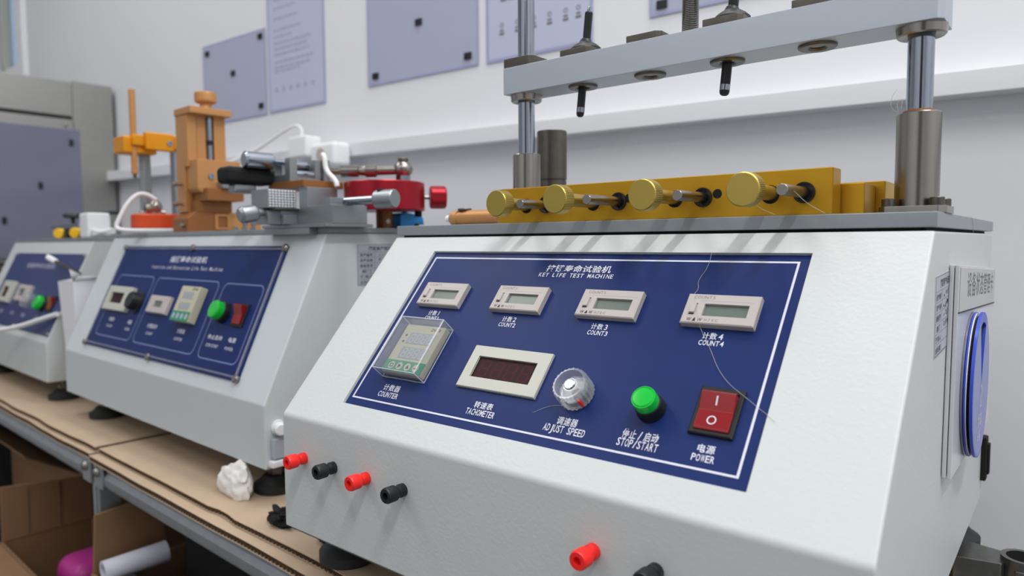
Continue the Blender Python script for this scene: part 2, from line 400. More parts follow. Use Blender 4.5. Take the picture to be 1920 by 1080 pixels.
# corner pipe clamp at the right end of the bench
b = B()
b.ring((474, 352, -62), (474, 352, -10), 15, 11.5, 28); 
b.prism([(430, 330), (462, 338), (466, 352), (462, 366), (430, 372)], 2, -52, -14, 2)
b.box(470, 478, 334, 341, -50, -16, 1.2)
obj('corner_clamp', b, 'cast', bench, Matrix.Translation((560, -300, 850)))
b = B(); b.cyl((474, 352, -850), (474, 352, -30), 11.2); obj('post', b, 'galv', bench, OB)

# cardboard sheets on the deck: liners with a real fluted core along the front edge
def cardboard(x0, x1, y0, y1, z0, z1, label, wob=1.5, notch=None):
    cx, cy = (x0+x1)/2, (y0+y1)/2
    t = thing('cardboard_sheet', label, 'cardboard', tuple(RB @ Vector((cx, cy, z0))), BEN_A, 'cardboard sheets on the bench')
    O = Matrix.Translation((-cx, -cy, -z0))
    N = 48
    def edge(x): return y0+wob*noise.noise((x*.012, z0, 3.1))+(notch(x) if notch else 0)
    xs = [x0+(x1-x0)*i/N for i in range(N+1)]
    for za, zb, nm in ((z1-.7, z1, 'top_liner'), (z0, z0+.7, 'bottom_liner')):
        q = B(); vs = []; fs = []
        for x in xs: vs += [(x, edge(x), zb), (x, y1, zb), (x, edge(x), za), (x, y1, za)]
        for i in range(N):
            k = i*4; fs += [(k, k+4, k+5, k+1), (k+2, k+3, k+7, k+6), (k, k+2, k+6, k+4), (k+1, k+5, k+7, k+3)]
        fs += [(0, 1, 3, 2), (N*4, N*4+2, N*4+3, N*4+1)]
        q.add(vs, fs); obj(nm, q, 'card', t, O)
    q = B(); vs = []; fs = []; P = 6.4; n = int((x1-x0)/P*6)
    for i in range(n+1):
        x = x0+(x1-x0)*i/n; zc = (z0+z1)/2+(z1-z0-1.6)/2*math.sin(2*PI*x/P)
        e = edge(x)+.6
        vs += [(x, e, zc+.22), (x, e+14, zc+.3), (x, e, zc-.3), (x, e+14, zc-.3)]
    for i in range(n):
        k = i*4; fs += [(k, k+4, k+5, k+1), (k+2, k+3, k+7, k+6), (k, k+2, k+6, k+4)]
    q.add(vs, fs); obj('fluted_core', q, 'flute', t, O, kind='stuff')
    q = B(); q.box(x0+.5, x1-.5, y0+17, y1-.5, z0+.7, z1-.7); obj('inner_core', q, 'flute', t, O)
nt = lambda x: 4.5*max(0, 1-abs(x+165)/28)
cardboard(-509, 438, 24, 436, -44.6, ZB, 'upper cardboard sheet under the front two machines, with a torn notch', 2.2, nt)
cardboard(-511, 436, 12, 436, -52.6, -45, 'lower cardboard sheet under the front two machines, its fluted edge showing below', 1.2)
cardboard(-1480, -521, 22, 436, -44.6, ZB, 'upper cardboard sheet under the far machine, its wavy edge lifting', 4)
cardboard(-1480, -519, 15, 436, -52.6, -45, 'lower cardboard sheet under the far machine, flush with the rail', 2.5)

# ------------------------------------------------------------------ test machine body
def mach_body(root, W, h1, ys, zs, D, m, hole=None, side_bev=1.6):
    # profile in (y,z) with rounded folds
    raw = [(0, 0, 1.5), (0, h1, 7), (ys, zs, 3), (D, zs, 2), (D, 0, 2)]; prof = []
    n = len(raw)
    for i in range(n):
        p0 = Vector(raw[i-1][:2]); p = Vector(raw[i][:2]); p1 = Vector(raw[(i+1) % n][:2]); r = raw[i][2]
        a = (p0-p).normalized(); c = (p1-p).normalized(); ang = a.angle(c); d = r/math.tan(ang/2)
        s, e = p+a*d, p+c*d; cen = p+(a+c).normalized()*(r/math.sin(ang/2))
        a0 = math.atan2(s.y-cen.y, s.x-cen.x); a1 = math.atan2(e.y-cen.y, e.x-cen.x)
        while a1-a0 > PI: a1 -= 2*PI
        while a1-a0 < -PI: a1 += 2*PI
        for k in range(6): 
            t = a0+(a1-a0)*k/5; prof.append((cen.x+r*math.cos(t), cen.y+r*math.sin(t)))
    bm = bmesh.new(); A = [bm.verts.new((0, *q)) for q in prof]; C = [bm.verts.new((W, *q)) for q in prof]; N = len(prof)
    fa = bm.faces.new(A); fb = bm.faces.new(C[::-1])
    for i in range(N): bm.faces.new((A[i], C[i], C[(i+1) % N], A[(i+1) % N]))
    bmesh.ops.recalc_face_normals(bm, faces=bm.faces[:])
    bmesh.ops.bevel(bm, geom=list(set(fa.edges[:])|set(fb.edges[:])), offset=side_bev, segments=3, affect='EDGES', profile=.5)
    if hole:
        u0, u1, v0, v1, dep = hole; L = math.hypot(ys, zs-h1); c, s_ = ys/L, (zs-h1)/L; nv = Vector((0, -s_, c))
        f = max((f for f in bm.faces if f.normal.dot(nv) > .999), key=lambda f: f.calc_area())
        O = Vector((0, 0, h1))
        def P(u, v, n=0): return Vector((u, v*c, h1+v*s_))+nv*n
        cor = [bm.verts.new(P(*q)) for q in ((u0, v0), (u1, v0), (u1, v1), (u0, v1))]
        low = [bm.verts.new(P(*q, -dep)) for q in ((u0, v0), (u1, v0), (u1, v1), (u0, v1))]
        vs = list(f.verts)
        def key(v): d = v.co-O; return d.x, d.y*c+d.z*s_
        out = [min(vs, key=lambda v: (key(v)[0]-a)**2+(key(v)[1]-e)**2) for a, e in ((0, 0), (W, 0), (W, L), (0, L))]
        bmesh.ops.delete(bm, geom=[f], context='FACES_ONLY')
        for i in range(4):
            j = (i+1) % 4
            bm.faces.new((out[i], out[j], cor[j], cor[i])); bm.faces.new((cor[i], cor[j], low[j], low[i]))
    b = B(); b.frombm(bm)
    return obj('body_shell', b, m, root)
def slopeT(h1, ys, zs):
    L = math.hypot(ys, zs-h1); c, s = ys/L, (zs-h1)/L
    return Matrix(((1, 0, 0, 0), (0, c, -s, 0), (0, s, c, h1), (0, 0, 0, 1)))
def foot(root, x, y, zb=ZB):
    b = B(); b.lathe([(0, zb), (24, zb), (25, zb+1), (25, zb+8.5), (23.6, zb+9.6), (21, zb+10.4), (15, zb+17), (13, zb+18), (0, zb+18)], (x, y, 0), n=36); f = obj('foot', b, 'rubber', root)
    b = B(); b.lathe([(0, zb+17.8), (9.5, zb+17.8), (9.5, zb+26), (0, zb+26)], (x, y, 0), n=6); b.cyl((x, y, zb+25.5), (x, y, .5), 5, n=14); obj('foot_nut', b, 'darksteel', f)
def caption(parent, T, zh, en, u, vz, ve, wz, we, hz=5.6, he=5.0, n=-1.95, m='print', nm='caption'):
    b = B()
    if zh: text(b, zh, u, vz+.25, wz, hz*.88, n, .02)
    if en: text(b, en, u, ve-.1, we, he*.84, n, .02)
    return obj(nm, b, m, parent, T)

# ---- key life test machine (front) ----
m1 = thing('test_machine', 'large white test machine in front with four small counters and a tall press bar', 'machine', group='test machines on the bench')
W1, H1, YS1, ZS1, D1 = 448.2, 95.3, 128.4, 241.6, 447.6
mach_body(m1, W1, H1, YS1, ZS1, D1, 'paint', (63.0, 386.2, 21.1, 177.9, 3.4))
for x, y in ((24, 46), (424, 46), (24, 408), (427, 408)): foot(m1, x, y)
b = B(); b.frame((4, 444, 4, 443), (18, 430, 18, 430), -3, .2); obj('base_flange', b, 'steel', m1)
b = B(); b.box(5, 443, 134, 443, ZS1-.3, 243.8); obj('gasket', b, 'matblack', m1)
b = B(); b.box(-.7, 448.9, 129.9, 448.3, 243.6, 252.6, .8, 2); obj('top_plate', b, 'plate', m1)
S1 = slopeT(H1, YS1, ZS1)
b = B(); b.box(63.2, 386, 21.3, 177.7, -3.4, -2.2); pan = plab(obj('control_panel', b, 'blue', m1, S1), 'dark blue printed control panel')
b = B(); b.frame((67, 379.8, 28.1, 172.7), (68.4, 378.4, 29.4, 171.4), -2.3, -2.1); obj('border_line', b, 'print', pan, S1)
caption(pan, S1, '按键寿命试验机', 'KEY LIFE TEST MACHINE', 222.2, 162.9, 156.9, 57.6, 66.2, 7.4, 4.5, nm='title_lettering')
for i, (u, ue) in enumerate(((104, 104), (183.1, 183.1), (261.8, 262), (341.6, 341.7))):
    caption(pan, S1, '计数%d' % (i+1), 'COUNT%d' % (i+1), u, 113.3, 108.6, 14.4, 16.2, 5.4, 4.4)
caption(pan, S1, '计数器', 'COUNTER', 104.4, 41.4, 35.7, 18.6, 22.6, 6.2, 5.4)
caption(pan, S1, '转速表', 'TACHOMETER', 198.4, 41.2, 35.9, 17, 26, 5.8, 5.6)
caption(pan, S1, '调速器', 'ADJUST SPEED', 267.8, 41.1, 35.7, 15.6, 31, 6.2, 6)
caption(pan, S1, '停止/启动', 'STOP/START', 318.7, 41.0, 35.7, 23.4, 26.4, 6.8, 6)
caption(pan, S1, '电源', 'POWER', 358.5, 40.6, 35.4, 10.8, 13.4, 5.6, 5)
# counters
def counter(u, v):
    b = B(); b.frame((u, u+46.3, v, v+22.6), (u+12.8, u+40.8, v+5.8, v+15.0), -2.2, 2.6, .7); c = obj('counter_display', b, 'meter', m1, S1)
    b = B(); b.box(u+12.6, u+41, v+5.6, v+15.2, -1, .9); obj('lcd_window', b, 'lcd', c, S1)
    b = B(); b.box(u+4.4, u+8.0, v+7.2, v+14.2, 2, 4.2, .5); obj('reset_button', b, 'meter', c, S1)
    b = B(); b.box(u+4.2, u+8.3, v+14.1, v+15, 2.5, 2.68); b.box(u+4, u+7.6, v+6.3, v+7.2, 2.5, 2.68); obj('button_slot', b, 'print_black', c, S1)
    b = B(); text(b, 'COUNTS', u+11.4, v+19.8, 14.5, 2.3, 2.66, .0); text(b, 'H7EC', u+20.0, v+2.7, 9.4, 2.0, 2.66, .0); obj('lettering', b, 'print_grey', c, S1)
    b = B(); text(b, 'WΔW', u+9.0, v+2.7, 10.6, 2.5, 2.66, .03, slant=.12); obj('brand_lettering', b, 'print_black', c, S1)
    b = B(); b.box(u+9, u+43, v+17.0, v+17.2, 2.5, 2.66); obj('groove_line', b, 'print_lilac', c, S1)
    return c
for u in (81.3, 161.8, 240.2, 319.0): counter(u, 119.2)
# tachometer
b = B(); b.frame((166.7, 236.9, 52.4, 87.2), (175, 228, 61, 78.4), -2.2, .4, .5); ta = plab(obj('tachometer', b, 'ivory', m1, S1), 'ivory framed tachometer with a dark red screen')
b = B(); b.box(174.8, 228.2, 60.8, 78.6, -2.1, -1.4); obj('screen', b, 'redscreen', ta, S1)
b = B()
for i in range(4): seg7(b, 179.5+i*12.2, 63.2, 7.2, 12.6, 1.5, -1.37)
obj('digit_segments', b, 'segment', ta, S1)
# digital counter under its clear cover
b = B(); b.box(88.6, 132.4, 52.2, 97.2, -2.2, 4.0, 1.2); dc = plab(obj('preset_counter', b, 'cream', m1, S1), 'cream preset counter with a green key strip')
b = B(); b.box(89, 132, 53.0, 63.2, 3.6, 4.25, .2); ks = obj('key_strip', b, 'greenlabel', dc, S1)
b = B()
for x in (97.2, 106.2, 115.2, 124.2): disc(b, x, 58.2, 3.3, 4.32)
obj('key', b, 'ivory', dc, S1)
b = B(); b.frame((95.3, 99.1, 56.6, 59.8), (96, 98.4, 57.3, 59.1), 4.33, 4.38)
b.add([(104.6, 56.2, 4.38), (104.6, 60.2, 4.38), (108.4, 58.2, 4.38)], [(0, 1, 2)]); b.add([(113.3, 56.6, 4.38), (117.1, 56.6, 4.38), (115.2, 60.4, 4.38)], [(0, 1, 2)])
b.add([(122, 57.4, 4.38), (126.4, 57.4, 4.38), (126.4, 60.4, 4.38), (125.6, 60.4, 4.38), (125.6, 58.2, 4.38), (122, 58.2, 4.38)], [(0, 1, 2, 3, 4, 5)]); obj('key_symbol', b, 'print_black', dc, S1)
for x, v in ((98.2, 78.8), (98.2, 65.2)):
    b = B(); b.box(x, x+28.6, v, v+10.6, 3.6, 4.2, .2); d = obj('display_window', b, 'lcd_grey', dc, S1)
    b = B()
    for i in range(4): seg7(b, x+2.6+i*6.6, v+1.6, 4, 7.4, .9, 4.24)
    obj('digit_segments', b, 'segment_grey', d, S1)
b = B(); disc(b, 94.6, 86.4, 1.1, 4.06); disc(b, 94.6, 80.6, 1.1, 4.06); text(b, 'ZN48', 123.4, 93.4, 11, 2.6, 4.06, .02); obj('lettering', b, 'print_black', dc, S1)
b = B()
o_, h_ = (86.9, 134.1, 50.0, 99.2), (88.1, 132.9, 51.2, 98.0)
def rc(r, z): return [(r[0], r[2], z), (r[1], r[2], z), (r[1], r[3], z), (r[0], r[3], z)]
def ins(r, k): return (r[0]+k, r[1]-k, r[2]+k, r[3]-k)
lp = [rc(o_, -2.2), rc(o_, 11.2), rc(ins(o_, 1), 12.4), rc(h_, 11.2) and rc(ins(h_, .4), 11.2), rc(h_, 10.4), rc(h_, -2.2)]
vs = sum(lp, []); fs = [(8, 9, 10, 11), (12, 15, 14, 13)]
for l in (0, 1, 3, 4):
    for i in range(4): j = (i+1) % 4; fs.append((l*4+i, l*4+j, (l+1)*4+j, (l+1)*4+i))
for i in range(4): j = (i+1) % 4; fs.append((20+i, 20+j, j, i))
b.add(vs, fs); b.box(92, 97, 48.8, 50.1, -2.2, -.4, .3); b.box(122, 127, 48.8, 50.1, -2.2, -.4, .3)
cv = plab(obj('counter_cover', b, 'acrylic', m1, S1), 'clear plastic box cover over the preset counter')
b = B(); c0 = rc(ins(o_, .3), -2.0); c1 = rc(ins(o_, .3), 11.6)
for i in range(4):
    b.tube([c0[i], c1[i]], .45, 6); b.tube([c1[i], c1[(i+1) % 4]], .45, 6); b.tube([c0[i], c0[(i+1) % 4]], .4, 6)
obj('cover_edge', b, 'acryl_edge', cv, S1)
# speed knob
KU, KV = 267.0, 61.0
b = B(); b.lathe([(9.6, -1.0), (12.4, -1.0, 1), (12.2, 10.4, 1), (11.4, 11.6, 1), (9.9, 11.6), (9.6, 4.5), (0, 4.5)], (KU, KV, 0), n=96, gear=24, gdepth=.8)
b.lathe([(0, 2.6), (9.4, 2.6), (9.6, -1.0)], (KU, KV, 0), n=96); kn = plab(obj('speed_knob', b, 'clearknob', m1, S1), 'clear fluted speed knob')
b = B(); b.lathe([(0, 4.5), (7.4, 4.6), (5.4, 9.4), (4.6, 10), (0, 10)], (KU, KV, 0), n=36, gear=18, gdepth=.2); obj('hub', b, 'clearknob', kn, S1)
b = B(); b.lathe([(0, 9.6), (3.7, 9.6), (3.7, 10.6), (3.3, 10.9), (0, 10.9)], (KU, KV, 0), n=28); obj('metal_insert', b, 'chrome', kn, S1)
b = B(); b.lathe([(0, -2.2), (11, -2.2), (11, -1.2), (0, -1.2)], (KU, KV, 0), n=36); obj('base_ring', b, 'black', kn, S1)
b = B(); b.box(KU+7.6, KU+9.4, KV-9.0, KV-7.4, 0, 6.5, .3); obj('pointer_mark', b, 'redplastic', kn, S1)
# start button
b = B(); b.lathe([(0, -2.2), (9.0, -2.2), (9.0, 0), (8.4, 1), (8.2, 5.2), (7.6, 6.0), (0, 6.0)], (319.6, 59.0, 0), n=40); bt = obj('start_button', b, 'black', m1, S1)
b = B(); b.lathe([(0, 5), (7.6, 5), (7.6, 11), (7.2, 11.9), (6.7, 11.9), (6.5, 11.5), (6.0, 12.2), (0, 12.6)], (319.6, 59.0, 0), n=40); plab(obj('button_cap', b, 'green', bt, S1), 'bright green button cap')
# power rocker
b = B(); b.frame((345.9, 371.4, 48.2, 78.4), (348.6, 369.0, 50.6, 75.2), -2.2, .2, .7); ps = obj('power_switch', b, 'black', m1, S1)
b = B(); b.prism([(50.8, -2), (50.8, .9), (52, 1.3), (62.5, 1.5), (72.6, 4.6), (73.4, 4.2), (73.4, -2)], 0, 348.9, 368.8, .35); rk = plab(obj('rocker', b, 'red', ps, S1), 'red rocker')
b = B(); b.box(358.2, 359.1, 65.5, 70.6, 2.55, 4.1)
Tm = Matrix.Translation((358.6, 64, 1.95)) @ Matrix.Rotation(math.atan2(3.1, 10.1), 4, 'X')
b = B(); b.box(-.45, .45, 1.6, 7.0, .05, .22, T=Tm); disc(b, 358.2, 56.6, 2.7, 1.62, 24, 2.0); obj('rocker_marks', b, 'print', rk, S1)
# binding posts on the vertical face
TP = Matrix(((1, 0, 0, 0), (0, 0, -1, 0), (0, 1, 0, 0), (0, 0, 0, 1)))
proto = {}
for i, x in enumerate((30.0, 68.4, 108.1, 147.7, 305.3, 344.1)):
    m = 'redplastic' if i % 2 == 0 else 'black'
    if m not in proto:
        b = B(); b.lathe([(0, 0), (4.7, 0), (4.7, 3.6), (4.2, 4.0), (4.0, 6.0), (4.6, 7.2), (5.6, 8.2, 1), (5.7, 15.2, 1), (5.0, 16.6), (2.6, 16.6), (2.2, 13), (0, 13)], (x, 0, 63.3), (0, -1, 0), 120, 40, .22)
        proto[m] = (plab(obj('binding_post', b, m, m1), ('red' if m != 'black' else 'black')+' binding post'), x)
    else: cp(proto[m][0], (x-proto[m][1], 0, 0))
# columns, sleeves, beam
YC = 172.0
for xi, X in enumerate((125.6, 431.4)):
    b = B(); b.cyl((X, YC, 256), (X, YC, 520), 7.4, n=40); obj('guide_rod', b, 'chrome', m1)
    b = B(); b.lathe([(0, 257), (12.3, 257), (12.3, 313.6), (11.9, 314.2), (7.6, 314.2), (7.6, 313)], (X, YC, 0), n=48); obj('sleeve', b, 'steel', m1)
    b = B(); k = 18.3; c = 4
    b.prism([(X-k+c, YC-k), (X+k-c, YC-k), (X+k, YC-k+c), (X+k, YC+k-c), (X+k-c, YC+k), (X-k+c, YC+k), (X-k, YC+k-c), (X-k, YC-k+c)], 2, 252.5, 257, .4); fl = obj('sleeve_flange', b, 'steel', m1)
    for sx, sy in ((-1, -1), (1, -1), (1, 1), (-1, 1)):
        b = B(); b.lathe([(0, 257), (4, 257), (4, 261.6), (3.6, 262), (2, 262), (2, 260.5), (0, 260.5)], (X+sx*13, YC+sy*13, 0), n=20); obj('socket_screw', b, 'darksteel', fl)
    b = B(); b.lathe([(7.6, 366), (7.6, 361.5), (12.8, 360.2), (13.6, 361), (14.2, 366)], (X, YC, 0), n=40); obj('bushing_collar', b, 'steel', m1)
b = B(); b.lathe([(7.45, 314.1), (10, 314.1), (9, 315.6), (7.45, 316.2)], (431.4, YC, 0), n=28); plab(obj('grease_ring', b, 'rust', m1), 'brown grease ring on the right rod')
b = B(); b.prism([(112.4, 156), (441.6, 156), (445, 160), (445, 190), (112.4, 190)], 2, 365.8, 388.6, .5); bm_ = obj('crossbeam', b, 'beam', m1)
def tblock(X, h, w=14.6, dy=0):
    b = B(); c = 3.4; y0, y1 = 156.6+dy, 187+dy
    b.prism([(X-w, y0), (X+w-c, y0), (X+w, y0+c), (X+w, y1-c), (X+w-c, y1), (X-w, y1)], 2, 388.4, 388.4+h, .5); return obj('bushing_block', b, 'darksteel', bm_)
tblock(127.4, 8.2, 15)
for X in (185.2, 247.3, 309.1, 370.9): tblock(X+1.5, 5.4, 14.2)
tblock(429, 8.2, 15)
for X in (185.2, 247.3, 309.1, 370.9):
    b = B(); b.lathe([(5.2, 367), (5.2, 365.1), (6.4, 363.9), (11.4, 363.9), (12.2, 364.6), (12.3, 366)], (X, YC, 0), n=40); b.lathe([(0, 366.5), (5.4, 366.5)], (X, YC, 0), n=40)
    obj('bushing', b, 'darksteel', bm_)
    b = B(); b.cyl((X, YC, 365.9), (X, YC, 366.3), 5.3); obj('bushing_bore', b, 'matblack', bm_)
b = B(); pr = [(0, 386)]
z = 388.0
while z < 520: pr += [(6.2, z), (5.5, z+.65), (6.2, z+1.3)]; z += 1.3
b.lathe(pr, (280.2, YC, 0), n=32); obj('lead_screw', b, 'steel', m1)
def stylus(p0, p1, r, z0):
    p0 = Vector(p0); p1 = Vector(p1); d = p1-p0; L = d.length
    b = B(); b.lathe([(0, 0), (r*.5, .25), (r*.86, 1.2), (r*.98, 2.8), (r, 3.4), (r, L-6), (r*.8, L-5), (0, L-5)], p0, d, 24); s = obj('stylus', b, 'black', m1)
    b = B(); b.lathe([(r*1.0, 4), (r*1.03, 4.1), (r*1.03, 8), (r, 8.1)], p0, d, 24, 12, .1); obj('silver_ring', b, 'chrome', s)
    b = B(); b.lathe([(0, L-5), (r*.5, L-5), (r*.42, L-1), (0, L)], p0, d, 16); obj('metal_tip', b, 'chrome', s)
    q = p0+d*((z0-p0.z)/d.z)
    b = B(); b.lathe([(r, 0), (13.2, 0), (13, 1.6), (10, 4.4), (5.4, 7.2), (4.2, 9.6), (r*.9, 10.4)], (q.x, q.y, z0), n=32); obj('rubber_boot', b, 'black', s)
stylus((182.2, YC, 340.6), (191.6, YC, 430), 3.3, 393.8)
stylus((306.9, YC, 341.4), (315.5, YC, 432), 3.6, 393.8)
# gold clamp block with knurled screws and pins
b = B(); b.box(124.6, 392.4, 134, 152.5, 252.5, 281.6, .8); gb = obj('clamp_block', b, 'gold', m1)
b = B(); b.box(300, 405.4, 156, 186, 252.5, 272.6, .8); obj('clamp_block', b, 'gold', m1)
b = B(); b.box(330, 411.0, 187, 215, 252.5, 275.4, .8); obj('clamp_block', b, 'gold', m1)
for X, ky in ((154.4, 95), (219.4, 83), (287.4, 86), (354.4, 86)):
    b = B(); b.lathe([(0, 0), (9.7, 0), (10.5, .7, 1), (10.5, 10, 1), (10, 10.7), (4.9, 10.7), (4.7, 134-ky), (0, 134-ky)], (X, ky, 267.2), (0, 1, 0), 168, 56, .35); k = obj('clamp_screw', b, 'goldend', m1)
    b = B(); b.lathe([(0, 0), (6, 0), (6, .5), (0, .5)], (X, 133.6, 266.4), (0, 1, 0), 24); obj('screw_hole', b, 'matblack', k)
for X, ye in ((174.5, 100), (242, 90), (308.5, 94), (375.6, 91.6)):
    b = B(); b.cyl((X, ye, 266.2), (X, 135, 266.6), 3.5, n=28, bev=.3); k = obj('steel_pin', b, 'steel', m1)
    b = B(); b.ring((X, 132.6, 266.6), (X, 134.2, 266.6), 6.7, 5.9, 32); b.lathe([(5.9, 0), (3.4, 1.2)], (X, 132.8, 266.6), (0, 1, 0), 32); obj('pin_bush', b, 'black', k)
for X in (318.8, 250.6):
    b = B(); b.cyl((X, 133.7, 268.6), (X, 134.3, 268.6), 3.2, n=20); obj('drilled_hole', b, 'matblack', gb)
# rear bare cylinder
b = B(); b.lathe([(0, 252.5), (14.2, 252.5), (14.2, 296), (13.6, 296.4), (13.6, 297), (14.6, 297.4), (14.6, 343), (14.2, 344), (0, 344)], (107, 236, 0), n=44); plab(obj('rear_sleeve', b, 'darksteel', m1), 'dull bare steel cylinder behind the left column')
# asset label on the right side
def label_mesh(root, T, w, h, rows, title):
    b = B(); b.box(0, w, 0, h, 0, .25); l = obj('asset_label', b, 'label', root, T)
    b = B(); rh = h*.78/len(rows)
    for i in range(len(rows)+1): b.box(w*.04, w*.96, h*.02+i*rh, h*.02+i*rh+.3, .2, .3)
    b.box(w*.38, w*.385, h*.02, h*.8, .2, .3)
    b.frame((w*.02, w*.98, h*.01, h*.99), (w*.028, w*.972, h*.02, h*.982), .2, .3)
    obj('ruled_lines', b, 'print_grey', l, T)
    b = B(); text(b, title, w*.55, h*.89, w*.6, h*.10, .31, .03)
    for i, r in enumerate(rows): text(b, r, w*.2, h*.02+(len(rows)-i-.5)*rh, w*.28 if len(r) > 2 else w*.2, rh*.6, .31, .02)
    obj('lettering', b, 'print_black', l, T)
    b = B()
    for i in range(len(rows)-2):
        for k in range(5):
            x = w*.45+k*w*.1; y = h*.02+(len(rows)-i-.8)*rh
            pts = [(x+random.uniform(0, w*.07), y+random.uniform(0, rh*.7), .34) for _ in range(4)]
            b.tube(pts, .16 if i != 1 else .35, 4)
    obj('handwriting', b, 'print_black', l, T)
rows = ['资产编号', '资产名称', '规格型号', '部门', '使用人', '启用日期']
TLs = Matrix.Translation((W1, 136.5, 167.5)) @ Matrix.Rotation(math.radians(2.2), 4, 'X') @ Matrix(((0, 0, 1, 0), (1, 0, 0, 0), (0, 1, 0, 0), (0, 0, 0, 1)))
label_mesh(m1, TLs, 67, 48, rows, '固定资产标识卡')
b = B(); b.box(W1-1, W1+4.5, 424, 438, 18, 58, 1.5); b.box(W1+3, W1+6.5, 427, 435, 24, 52, .8); plab(obj('power_inlet', b, 'matblack', m1), 'black inlet block low on the right side')

# ---- status board with blue disc hung on the machine's right side ----
st = thing('status_board', 'grey white status board with a thick blue disc on the front machine', 'sign', (W1, 180, 84))
TB = Matrix.Translation((.4, 0, 0)) @ Matrix.Rotation(math.radians(-2.4), 4, 'X') @ Matrix(((0, 0, 1, 0), (1, 0, 0, 0), (0, 1, 0, 0), (0, 0, 0, 1)))
b = B(); b.box(0, 236, 3, 137, 0, 2.3, .5); obj('back_plate', b, 'board', st, TB)
b = B(); b.box(2, 236, 2, 137, 2.7, 5.0, .5); obj('front_plate', b, 'board', st, TB)
b = B(); b.box(6, 234, 107.5, 135.5, 5.0, 5.5, .1); c = obj('title_card', b, 'boardcard', st, TB)
b = B(); text(b, '设备状态管理卡', 128, 124.5, 178, 17, 5.56, .01); obj('lettering', b, 'print_grey', c, TB)
b = B(); b.box(3, 235, 106.6, 107.4, 5.0, 5.8); obj('card_line', b, 'print_black', st, TB)
DC = (78, 54)
b = B(); b.cyl((*DC, 5), (*DC, 6.6), 51, n=64, bev=.4); d0 = plab(obj('status_disc', b, 'glassfilm', st, TB), 'blue layered rotating status disc')
b = B(); b.cyl((*DC, 6.9), (*DC, 8.0), 51, n=64, bev=.3); obj('middle_disc', b, 'discblue', d0, TB)
b = B(); b.cyl((*DC, 8.0), (*DC, 8.6), 50, n=64); obj('white_layer', b, 'whitepl', d0, TB)
b = B(); b.cyl((*DC, 8.6), (*DC, 10.4), 48, n=64); obj('dark_layer', b, 'matblack', d0, TB)
# front disc with a wedge shaped window
wa0, wa1 = math.radians(68), math.radians(112); k = 64; ro, ri = 51, 44
b = B(); n0, n1 = 10.4, 12.2
vs = []; fs = []
angs = [wa1+(2*PI-(wa1-wa0))*i/k for i in range(k+1)]
for a in angs: vs += [(DC[0]+ro*math.cos(a), DC[1]+ro*math.sin(a), n1), (DC[0]+4*math.cos(a), DC[1]+4*math.sin(a), n1), (DC[0]+ro*math.cos(a), DC[1]+ro*math.sin(a), n0), (DC[0]+4*math.cos(a), DC[1]+4*math.sin(a), n0)]
for i in range(k): q = i*4; fs += [(q, q+4, q+5, q+1), (q, q+2, q+6, q+4), (q+1, q+5, q+7, q+3)]
fs += [(0, 1, 3, 2), (k*4, k*4+2, k*4+3, k*4+1)]
b.add(vs, fs)
vs = []; fs = []; kk = 12
for i in range(kk+1):
    a = wa0+(wa1-wa0)*i/kk
    for r_, z_ in ((ro, n1), (ri, n1), (ro, n0), (ri, n0)): vs.append((DC[0]+r_*math.cos(a), DC[1]+r_*math.sin(a), z_))
for i in range(kk): q = i*4; fs += [(q, q+4, q+5, q+1), (q, q+2, q+6, q+4), (q+1, q+5, q+7, q+3)]
b.add(vs, fs); obj('front_disc', b, 'discblue', d0, TB)
b = B(); disc(b, *DC, 49.4, 12.24, 64); bb = B()
vs = [(DC[0]+49.4*math.cos(a), DC[1]+49.4*math.sin(a), 12.26) for a in angs]; bb.add(vs+[(DC[0], DC[1], 12.26)], [(i, i+1, k+1) for i in range(k)])
obj('disc_face', bb, 'discface', d0, TB)
b = B(); disc(b, DC[0], DC[1]-8, 8, 12.4, 24, 6.9); b.box(DC[0]-.8, DC[0]+.8, DC[1]-14, DC[1]-4, 12.3, 12.45); b.add([(DC[0]-3, DC[1]-6, 12.45), (DC[0]+3, DC[1]-6, 12.45), (DC[0], DC[1]-1.5, 12.45)], [(0, 1, 2)])
text(b, '状态', DC[0]-4, DC[1]-24, 24, 9, 12.4, .02); text(b, '设备', DC[0]-6, DC[1]-35, 20, 7, 12.4, .02); obj('lettering', b, 'print', d0, TB)

# copper probe lying on the front machine's plate
t = thing('copper_probe', 'copper coloured cylinder with a white tip lying behind the gold block', 'probe', (60, 176, 252.6))
b = B(); b.lathe([(0, 0), (5.5, 0), (7.2, 1.2), (7.6, 2), (7.6, 9), (6.6, 9.6), (6.6, 12), (7.6, 12.6), (7.6, 62), (0, 62)], (-30, 0, 7.6), (1, 0, 0), 36); obj('barrel', b, 'copper', t)
b = B(); b.lathe([(0, -9), (2.6, -8.6), (3.2, -7.4), (3.2, 1), (0, 1)], (-30, 0, 7.6), (1, 0, 0), 20); obj('tip', b, 'whitepl', t)
b = B(); b.ring((-30.2, 0, 7.6), (-29.6, 0, 7.6), 6.2, 3.3); obj('dark_collar', b, 'darksteel', t)
b = B(); b.cyl((-14, 0, 14.8), (-14, 0, 17), 7, n=24, bev=.6); obj('clip_screw', b, 'darksteel', t)

